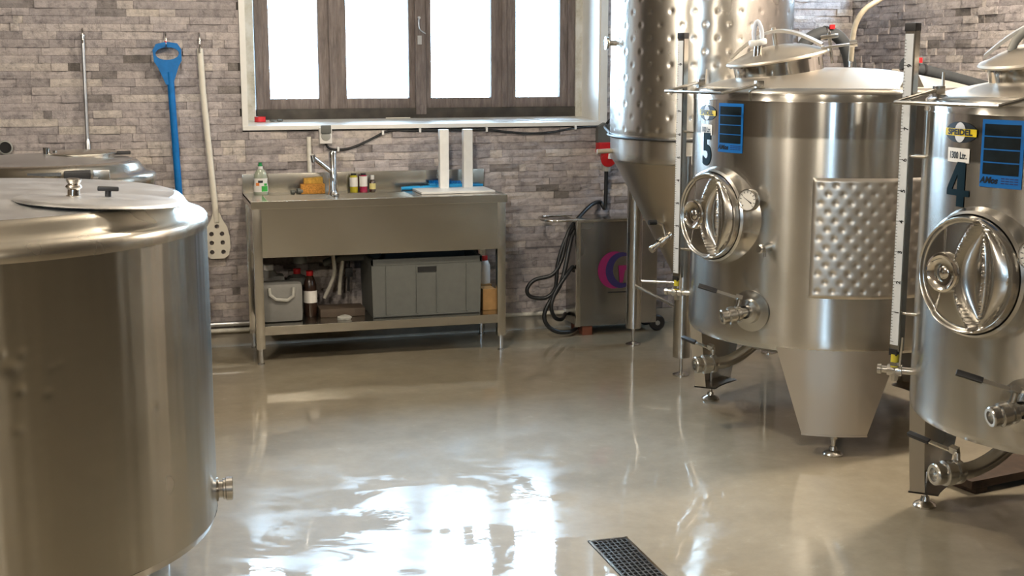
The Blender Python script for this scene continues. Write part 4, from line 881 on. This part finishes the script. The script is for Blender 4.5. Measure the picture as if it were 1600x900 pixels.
# bottle of dish soap
def bottle(name, label, x, y, z, prof, mat, lab=None, labm=None, cap=None, capm=None, sx=1.0, sy=1.0, group=None, n=24):
    t = thing(name, label, 'bottle', (x, y, z), 0, group); S = Matrix.Diagonal((sx, sy, 1, 1))
    bm = BM(); lathe(bm, prof, S, n); b = obj('body', bm, mat, t)
    if lab: bm = BM(); lathe(bm, lab, S @ Matrix.Rotation(math.radians(-90), 4, 'Z'), 20, math.radians(-100), math.radians(100)); obj('label', bm, labm, t)
    if cap: bm = BM(); lathe(bm, cap, None, n); obj('cap', bm, capm, t)
    return t
sb = bottle('dish_soap', 'clear soap bottle with green cap at left end of sink', 0.092, -0.105, SH, [(0, 0), (0.036, 0), (0.038, 0.006), (0.038, 0.04), (0.034, 0.065), (0.036, 0.09), (0.030, 0.115), (0.016, 0.135), (0.012, 0.14), (0, 0.14)], M['soap'], [(0.0388, 0.012), (0.0388, 0.04), (0.0346, 0.065), (0.0368, 0.085)], M['label'], [(0.013, 0.138), (0.013, 0.155), (0.009, 0.158), (0.009, 0.170), (0, 0.170)], M['green'], 1.0, 0.6)
for nm, z0, z1, a0, a1, mm in (('green_print', 0.014, 0.044, -88, -30, 'lblg'), ('green_print', 0.044, 0.058, -65, -35, 'lblg'), ('orange_print', 0.035, 0.062, -135, -105, 'orange'), ('dark_print', 0.062, 0.074, -115, -75, 'ink')):
    bm = BM(); S = Matrix.Diagonal((1, 0.6, 1, 1)); rr = 0.0392 if z1 < 0.045 else 0.0378
    lathe(bm, [(rr, z0), (rr, z1)], S, 6, math.radians(a0), math.radians(a1)); obj(nm, bm, M[mm], sb)
bm = BM(); cyl(bm, (0.0, 0, 0.134), (0, 0, 0.15), 0.0135); obj('collar', bm, M['white'], sb)
bm = BM(); box(bm, -0.065, 0.065, -0.028, 0.028, 0, 0.053, bev=0.006); o = tag(obj('sponge', bm, M['sponge']), 'large orange sponge beside the tap, under the small one', 'sponge', 'sponges'); o.location = (0.362, -0.155, SH)
bm = BM(); vs = box(bm, -0.050, 0.052, -0.022, 0.022, 0, 0.034, bev=0.006)
for v in bm.verts: v.co.z += 0.006*math.sin(v.co.x*55) if v.co.z > 0.02 else 0
o = tag(obj('sponge', bm, M['sponge2']), 'small worn yellow sponge lying on the orange one', 'sponge', 'sponges'); o.location = (0.365, -0.155, SH+0.0535)
bm = BM(); cyl(bm, (-0.02, 0, 0.012), (0.0, 0.004, 0.012), 0.012); cyl(bm, (0.012, -0.01, 0.016), (0.040, -0.004, 0.016), 0.016); cyl(bm, (0.0, 0.002, 0.012), (0.014, -0.008, 0.014), 0.006)
o = tag(obj('sink_plug', bm, M['grey']), 'small grey rubber plugs lying left of the orange sponge', 'plug'); o.location = (0.265, -0.165, SH)
pb = [(0, 0), (0.021, 0), (0.0215, 0.004), (0.0215, 0.080), (0.017, 0.088), (0.013, 0.09), (0, 0.09)]
bottle('reagent_bottle', 'yellow reagent bottle, leftmost of three right of the tap', 0.595, -0.105, SH, pb, M['yliq'], [(0.0221, 0.028), (0.0221, 0.078)], M['label'], [(0.0145, 0.089), (0.0145, 0.099), (0, 0.099)], M['ink'], group='reagent bottles')
bottle('reagent_bottle', 'red reagent bottle, middle of three right of the tap', 0.648, -0.108, SH, pb, M['rliq'], [(0.0221, 0.028), (0.0221, 0.084)], M['label'], [(0.0145, 0.089), (0.0145, 0.099), (0, 0.099)], M['ink'], group='reagent bottles')
bottle('reagent_bottle', 'small brown bottle with white cap right of the red one', 0.697, -0.115, SH, [(0, 0), (0.0165, 0), (0.017, 0.003), (0.017, 0.052), (0.008, 0.066), (0, 0.066)], M['brownb'], [(0.0175, 0.012), (0.0175, 0.044)], M['labely'], [(0.009, 0.064), (0.0105, 0.066), (0.0105, 0.088), (0, 0.088)], M['white'], group='reagent bottles')
# white stand with two uprights
st = thing('plastic_stand', 'white plastic stand with two tall uprights on the drainboard', 'stand', (1.13, -0.25, SH))
bm = BM(); box(bm, -0.215, 0.195, -0.13, 0.115, 0.001, 0.013, bev=0.004); obj('base', bm, M['white'], st)
for x in (-0.043, 0.092):
    bm = BM(); box(bm, x-0.0255, x+0.0255, 0.060, 0.105, 0.012, 0.335, bev=0.004); obj('upright', bm, M['white'], st)
# brushes
def brush(name, label, p0, p1, hd, group):
    d = Vector(p1)-Vector(p0); t = thing(name, label, 'brush', p0, math.atan2(d.y, d.x), group); L = d.length
    bm = BM(); tube(bm, [(0, 0, 0.011), (0.05, 0, 0.012), (L*0.5, 0, 0.014), (L*0.62, 0, 0.016)], lambda u: 0.0115-0.003*abs(u-0.4), 10); obj('handle', bm, M['cyan'], t)
    bm = BM(); box(bm, L*0.58, L, -0.024, 0.024, 0.012, 0.032, bev=0.008); obj('head', bm, M['cyan'], t)
    bm = BM()
    for i in range(9):
        for j in range(4): cyl(bm, (L*0.61+i*(L*0.36)/8, -0.018+0.012*j, 0.030), (L*0.61+i*(L*0.36)/8, -0.018+0.012*j, 0.046), 0.003, n=5)
    o = obj('bristles', bm, M['blue'], t); o['kind'] = 'stuff'
    bm = BM(); cyl(bm, (L*0.30, 0, 0.0135), (L*0.35, 0, 0.0135), 0.0105); obj('ring', bm, M['plank'], t)
brush('scrubbing_brush', 'bright blue brush whose handle points toward the bottles', (0.855, -0.125, SH), (1.20, -0.118, SH), 1, 'brushes on the sink')
brush('scrubbing_brush', 'bright blue brush lying behind the white uprights, handle right', (1.335, -0.070, SH), (1.02, -0.070, SH), 1, 'brushes on the sink')
# things on the shelf below
ZSH = 0.2045
cr = thing('storage_crate', 'large grey plastic crate on the shelf under the sink', 'crate', (0.925, -0.27, ZSH))
bm = BM(); cw, cd, chh = 0.305, 0.185, 0.315
tpv = [(-cw, -cd), (cw, -cd), (cw, cd), (-cw, cd)]
def ring(s, z): return [bm.verts.new((x*s, y*s, z)) for x, y in tpv]
r = [ring(0.965, 0), ring(0.985, chh-0.03), ring(0.965, chh-0.03), ring(0.945, 0.012)]
bm.faces.new(r[0][::-1]); bm.faces.new(r[3])
for a, b in zip(r, r[1:]):
    for i in range(4): bm.faces.new((a[i], a[(i+1) % 4], b[(i+1) % 4], b[i]))
obj('body', bm, M['grey'], cr, smooth=False)
bm = BM()
for x0, x1, y0, y1 in ((-cw, cw, -cd, -cd+0.015), (-cw, cw, cd-0.015, cd), (-cw, -cw+0.015, -cd, cd), (cw-0.015, cw, -cd, cd)): box(bm, x0, x1, y0, y1, chh-0.034, chh, bev=0.002)
obj('rim', bm, M['grey'], cr)
bm = BM()
for x in (-0.22, -0.055, 0.055, 0.22): box(bm, x-0.004, x+0.004, -cd-0.001, -cd+0.012, 0.01, chh-0.04)
box(bm, -0.29, 0.29, -cd-0.001, -cd+0.012, 0.005, 0.014); obj('ribs', bm, M['grey'], cr, smooth=False)
bm = BM(); box(bm, -0.052, 0.052, -cd-0.003, -cd+0.008, chh-0.075, chh-0.048); obj('handle_slot', bm, M['dark'], cr, smooth=False, label='dark handle slot')
jc = thing('jerry_can', 'grey plastic canister with pale handle under the sink', 'canister', (0.155, -0.36, ZSH))
bm = BM(); box(bm, -0.112, 0.108, -0.075, 0.075, 0, 0.205, bev=0.028); obj('body', bm, M['can'], jc)
bm = BM(); tube(bm, [(-0.068, -0.078, 0.185), (-0.064, -0.084, 0.15), (-0.035, -0.086, 0.125), (0.025, -0.086, 0.118), (0.056, -0.084, 0.14), (0.060, -0.078, 0.185)], 0.010, 8, smooth=False); obj('handle', bm, M['lgrey'], jc, label='pale carrying handle')
w1 = thing('white_jug', 'pale jug with white cap behind the grey canister', 'jug', (0.135, -0.20, ZSH))
bm = BM(); box(bm, -0.075, 0.055, -0.06, 0.06, 0, 0.22, bev=0.02); lathe(bm, [(0.055, 0.21), (0.03, 0.245), (0.02, 0.25)], Matrix.Translation((-0.025, -0.01, 0)), 20); obj('body', bm, M['can'], w1)
bm = BM(); cyl(bm, (-0.025, -0.01, 0.245), (-0.025, -0.01, 0.275), 0.026); obj('cap', bm, M['white'], w1)
w2 = thing('dark_jug', 'dark jug with red cap behind the canister, by the brown bottle', 'jug', (0.265, -0.165, ZSH))
bm = BM(); box(bm, -0.05, 0.05, -0.05, 0.05, 0, 0.20, bev=0.02); lathe(bm, [(0.045, 0.19), (0.018, 0.215)], Matrix.Translation((0, 0, 0)), 16); obj('body', bm, M['grey'], w2)
bm = BM(); cyl(bm, (0, 0, 0.212), (0, 0, 0.24), 0.02); obj('cap', bm, M['red'], w2)
bottle('chemical_bottle', 'brown bottle with red cap and white label under the sink', 0.318, -0.29, ZSH, [(0, 0), (0.034, 0), (0.036, 0.004), (0.036, 0.17), (0.02, 0.215), (0.014, 0.222), (0, 0.222)], M['brownb'], [(0.0368, 0.075), (0.0368, 0.14)], M['label'], [(0.018, 0.22), (0.019, 0.222), (0.019, 0.245), (0, 0.245)], M['red'])
bottle('chemical_bottle', 'white bottle with red cap right of the grey crate', 1.302, -0.22, 0.327, [(0, 0), (0.033, 0), (0.034, 0.003), (0.034, 0.10), (0.024, 0.125), (0.018, 0.13), (0, 0.13)], M['white'], None, None, [(0.019, 0.128), (0.020, 0.13), (0.020, 0.155), (0, 0.155)], M['red'])
bm = BM(); box(bm, -0.028, 0.038, -0.06, 0.06, 0, 0.122, bev=0.002); o = tag(obj('cardboard_box', bm, M['card'], smooth=False), 'small cardboard box under the white red-capped bottle', 'box', 'cardboard boxes'); o.location = (1.295, -0.21, ZSH)
bm = BM(); box(bm, -0.036, 0.036, -0.055, 0.06, 0, 0.118, bev=0.002); o = tag(obj('cardboard_box', bm, M['card'], smooth=False), 'brown cardboard box at the right end of the sink shelf', 'box', 'cardboard boxes'); o.location = (1.285, -0.345, ZSH)
bm = BM(); box(bm, -0.12, 0.12, -0.07, 0.07, 0, 0.045, bev=0.006); o = tag(obj('dark_tray', bm, M['plank_ins']), 'low dark brown tray between canister and grey crate', 'tray'); o.location = (0.48, -0.30, ZSH)
bm = BM(); bmesh.ops.create_icosphere(bm, subdivisions=2, radius=0.03)
for v in bm.verts: v.co = Vector((v.co.x*1.4, v.co.y, 0.012+v.co.z*0.45))*random.uniform(0.75, 1.1) if v.co.z > -0.01 else Vector((v.co.x*1.4, v.co.y, 0.0))
o = tag(obj('plastic_scrap', bm, M['lgrey'], smooth=False), 'crumpled pale plastic scrap at the front of the sink shelf', 'scrap'); o.location = (0.475, -0.44, ZSH)
# things on the window sill
def zsill(y): return 1.2105 + (y+0.02)/0.46*0.0275
bm = BM(); cyl(bm, (0, 0, 0), (0, 0, 0.028), 0.031, n=28); o = tag(obj('red_tin', bm, M['red']), 'small round red tin on left end of the window sill', 'tin'); o.location = (0.125, 0.18, zsill(0.18)+0.001)
for x, lb in ((0.193, 'dark grey pebble on the window sill next to the red tin'), (0.232, 'dark grey pebble on the sill, farther from the red tin')):
    bm = BM(); bmesh.ops.create_icosphere(bm, subdivisions=2, radius=1)
    for v in bm.verts: v.co = Vector((v.co.x*0.019, v.co.y*0.012, v.co.z*0.007+0.007))
    o = tag(obj('pebble', bm, M['grey']), lb, 'pebble', 'pebbles on the sill'); o.location = (x, 0.17, zsill(0.17)+0.001)
bm = BM(); prism(bm, [(0, 0), (0.145, 0.004), (0.145, 0.012), (0.05, 0.010)], 0.006); o = tag(obj('wood_splinter', bm, M['cream']), 'pale wood splinter lying on the sill below second pane', 'splinter'); o.location = (0.845, 0.255, zsill(0.26)+0.002)
for x0, x1, y0, y1, lb in ((1.72, 1.97, 0.05, 0.25, 'white paper sheet at right end of the window sill'), (1.45, 1.66, 0.06, 0.22, 'bluish paper sheet on the sill left of the white one')):
    bm = BM(); vs = [bm.verts.new((x, y, zsill(y)+0.001+dz)) for dz in (0, 0.0015) for x, y in ((x0, y0), (x1, y0), (x1-0.03, y1), (x0-0.02, y1))]
    for q in ((0, 1, 2, 3), (7, 6, 5, 4), (0, 4, 5, 1), (1, 5, 6, 2), (2, 6, 7, 3), (3, 7, 4, 0)): bm.faces.new([vs[i] for i in q])
    tag(obj('paper_sheet', bm, M['paper'], smooth=False), lb, 'paper', 'papers on the sill')
# ================================================================== drain
zd = -DROP
dg = thing('drain_channel', 'black floor drain channel with a square-mesh grating', 'drain', ((DX0+DX1)/2, DY1, zd))
hw = (DX1-DX0)/2; L = DY1-DY0
bm = BM(); box(bm, -hw, hw, -L, 0, -0.09, -0.08); box(bm, -hw, -hw+0.004, -L, 0, -0.085, 0.0); box(bm, hw-0.004, hw, -L, 0, -0.085, 0.0); box(bm, -hw, hw, -0.004, 0, -0.085, 0.0); box(bm, -hw, hw, -L, -L+0.004, -0.085, 0.0); obj('trough', bm, M['dark'], dg, smooth=False)
bm = BM(); box(bm, -hw+0.003, -hw+0.010, -L, 0, -0.02, 0.002); box(bm, hw-0.010, hw-0.003, -L, 0, -0.02, 0.002); box(bm, -hw, hw, -0.008, 0, -0.02, 0.002); obj('frame', bm, M['polish'], dg, smooth=False)
for k in range(3):
    y0 = -0.009-0.36*k; y1 = max(-L+0.005, y0-0.352); gx0, gx1 = -hw+0.012, hw-0.012
    bm = BM(); n = 8
    for i in range(n): x = gx0+(gx1-gx0)*i/(n-1); box(bm, x-0.0028, x+0.0028, y1, y0, -0.018, 0.001)
    y = y0
    while y > y1+0.003: box(bm, gx0, gx1, y-0.0065, y, -0.014, 0.0); y -= 0.026
    obj('grating', bm, M['black2'] if 'black2' in M else M.setdefault('black2', plain('black_wet_grating', (0.045, 0.047, 0.05), 0.22)), dg, smooth=False)
# ================================================================== hoses above tank 5
def insul(name, pts, r, label):
    bm = BM(); tube(bm, pts, r, 14); o = tag(obj(name, bm, M['foam']), label, 'pipe'); return o
HY = -1.58
ip = insul('lagged_pipe', [(2.47, HY, 1.25), (2.475, HY, 1.42), (2.485, HY, 1.56), (2.52, HY, 1.645), (2.60, HY, 1.685), (2.68, HY, 1.675), (2.735, HY, 1.61), (2.765, HY, 1.50), (2.775, HY, 1.35), (2.775, HY, 1.2), (2.775, HY, 0.6), (2.775, HY, 0.03)], 0.030, 'dark grey insulated pipe arching above tank 5')
bm = BM(); lathe(bm, [(0.031, -0.008), (0.034, -0.006), (0.034, 0.006), (0.031, 0.008)], at((2.62, HY, 1.687), (1, 0, 0.0)), 20); obj('cable_tie', bm, M['black'], ip)
bm = BM(); box(bm, 2.625, 2.65, HY-0.036, HY-0.026, 1.705, 1.725); obj('tag', bm, M['red'], ip, smooth=False)
bm = BM(); tube(bm, [(2.40, -2.20, 1.555), (2.402, -2.20, 1.60), (2.405, -2.20, 1.66), (2.42, -2.20, 1.72), (2.455, -2.20, 1.77), (2.52, -2.19, 1.808), (2.65, -2.15, 1.87), (2.9, -2.0, 1.97), (3.3, -1.8, 2.08), (3.66, -1.7, 2.15)], 0.0115, 12); bh = tag(obj('beige_hose', bm, M['tube']), 'beige hose rising from the top of tank 5 to the right', 'hose')
bm = BM(); cyl(bm, (2.40, -2.20, 1.5305), (2.40, -2.20, 1.57), 0.007); obj('nipple', bm, M['steel'], bh)
ip2 = insul('lagged_pipe', [(3.02, -1.62, 1.545), (3.10, -1.62, 1.518), (3.25, -1.62, 1.485), (3.41, -1.62, 1.448), (3.684, -1.62, 1.385)], 0.030, 'grey insulated pipe sloping down behind the numbered scale')
bm = BM(); lathe(bm, [(0.031, -0.008), (0.034, -0.006), (0.034, 0.006), (0.031, 0.008)], at((3.13, -1.62, 1.511), (1, 0, -0.27)), 20); obj('cable_tie', bm, M['black'], ip2)
bm = BM(); box(bm, 3.075, 3.10, -1.66, -1.65, 1.548, 1.572); obj('tag', bm, M['red'], ip2, smooth=False)
# plank under tank 4
bm = BM(); box(bm, -0.26, 0.26, -0.09, 0.09, 0.02, 0.05, bev=0.003); box(bm, -0.24, -0.18, -0.09, 0.09, 0.0, 0.02); box(bm, 0.18, 0.24, -0.09, 0.09, 0.0, 0.02)
o = tag(obj('wooden_plank', bm, M['plank']), 'dark wooden plank lying on the floor beneath tank 4', 'plank'); o.location = (2.56, -3.17, 0); o.rotation_euler = (0, 0, 0.2)
# sensor cable round the conical tank
bm = BM(); tube(bm, [(2.09, -0.03, 1.19), (2.0, -0.25, 1.188)] + [Vector(c0)+pol(R0+0.012, a, 1.184-0.010*math.sin(math.radians((a-150)*1.2))) for a in range(150, 300, 12)], 0.007, 8)
tag(obj('sensor_cable', bm, M['hose']), 'thin dark cable wrapped around the conical tank body', 'cable')
bm = BM(); tube(bm, [(2.085, -0.035, 1.19), (2.10, -0.05, 1.215), (2.14, -0.06, 1.24), (2.25, -0.06, 1.27), (2.5, -0.05, 1.28)], 0.008, 8); tag(obj('feed_cable', bm, M['hose']), 'black cable from red socket rising behind the conical tank', 'cable')
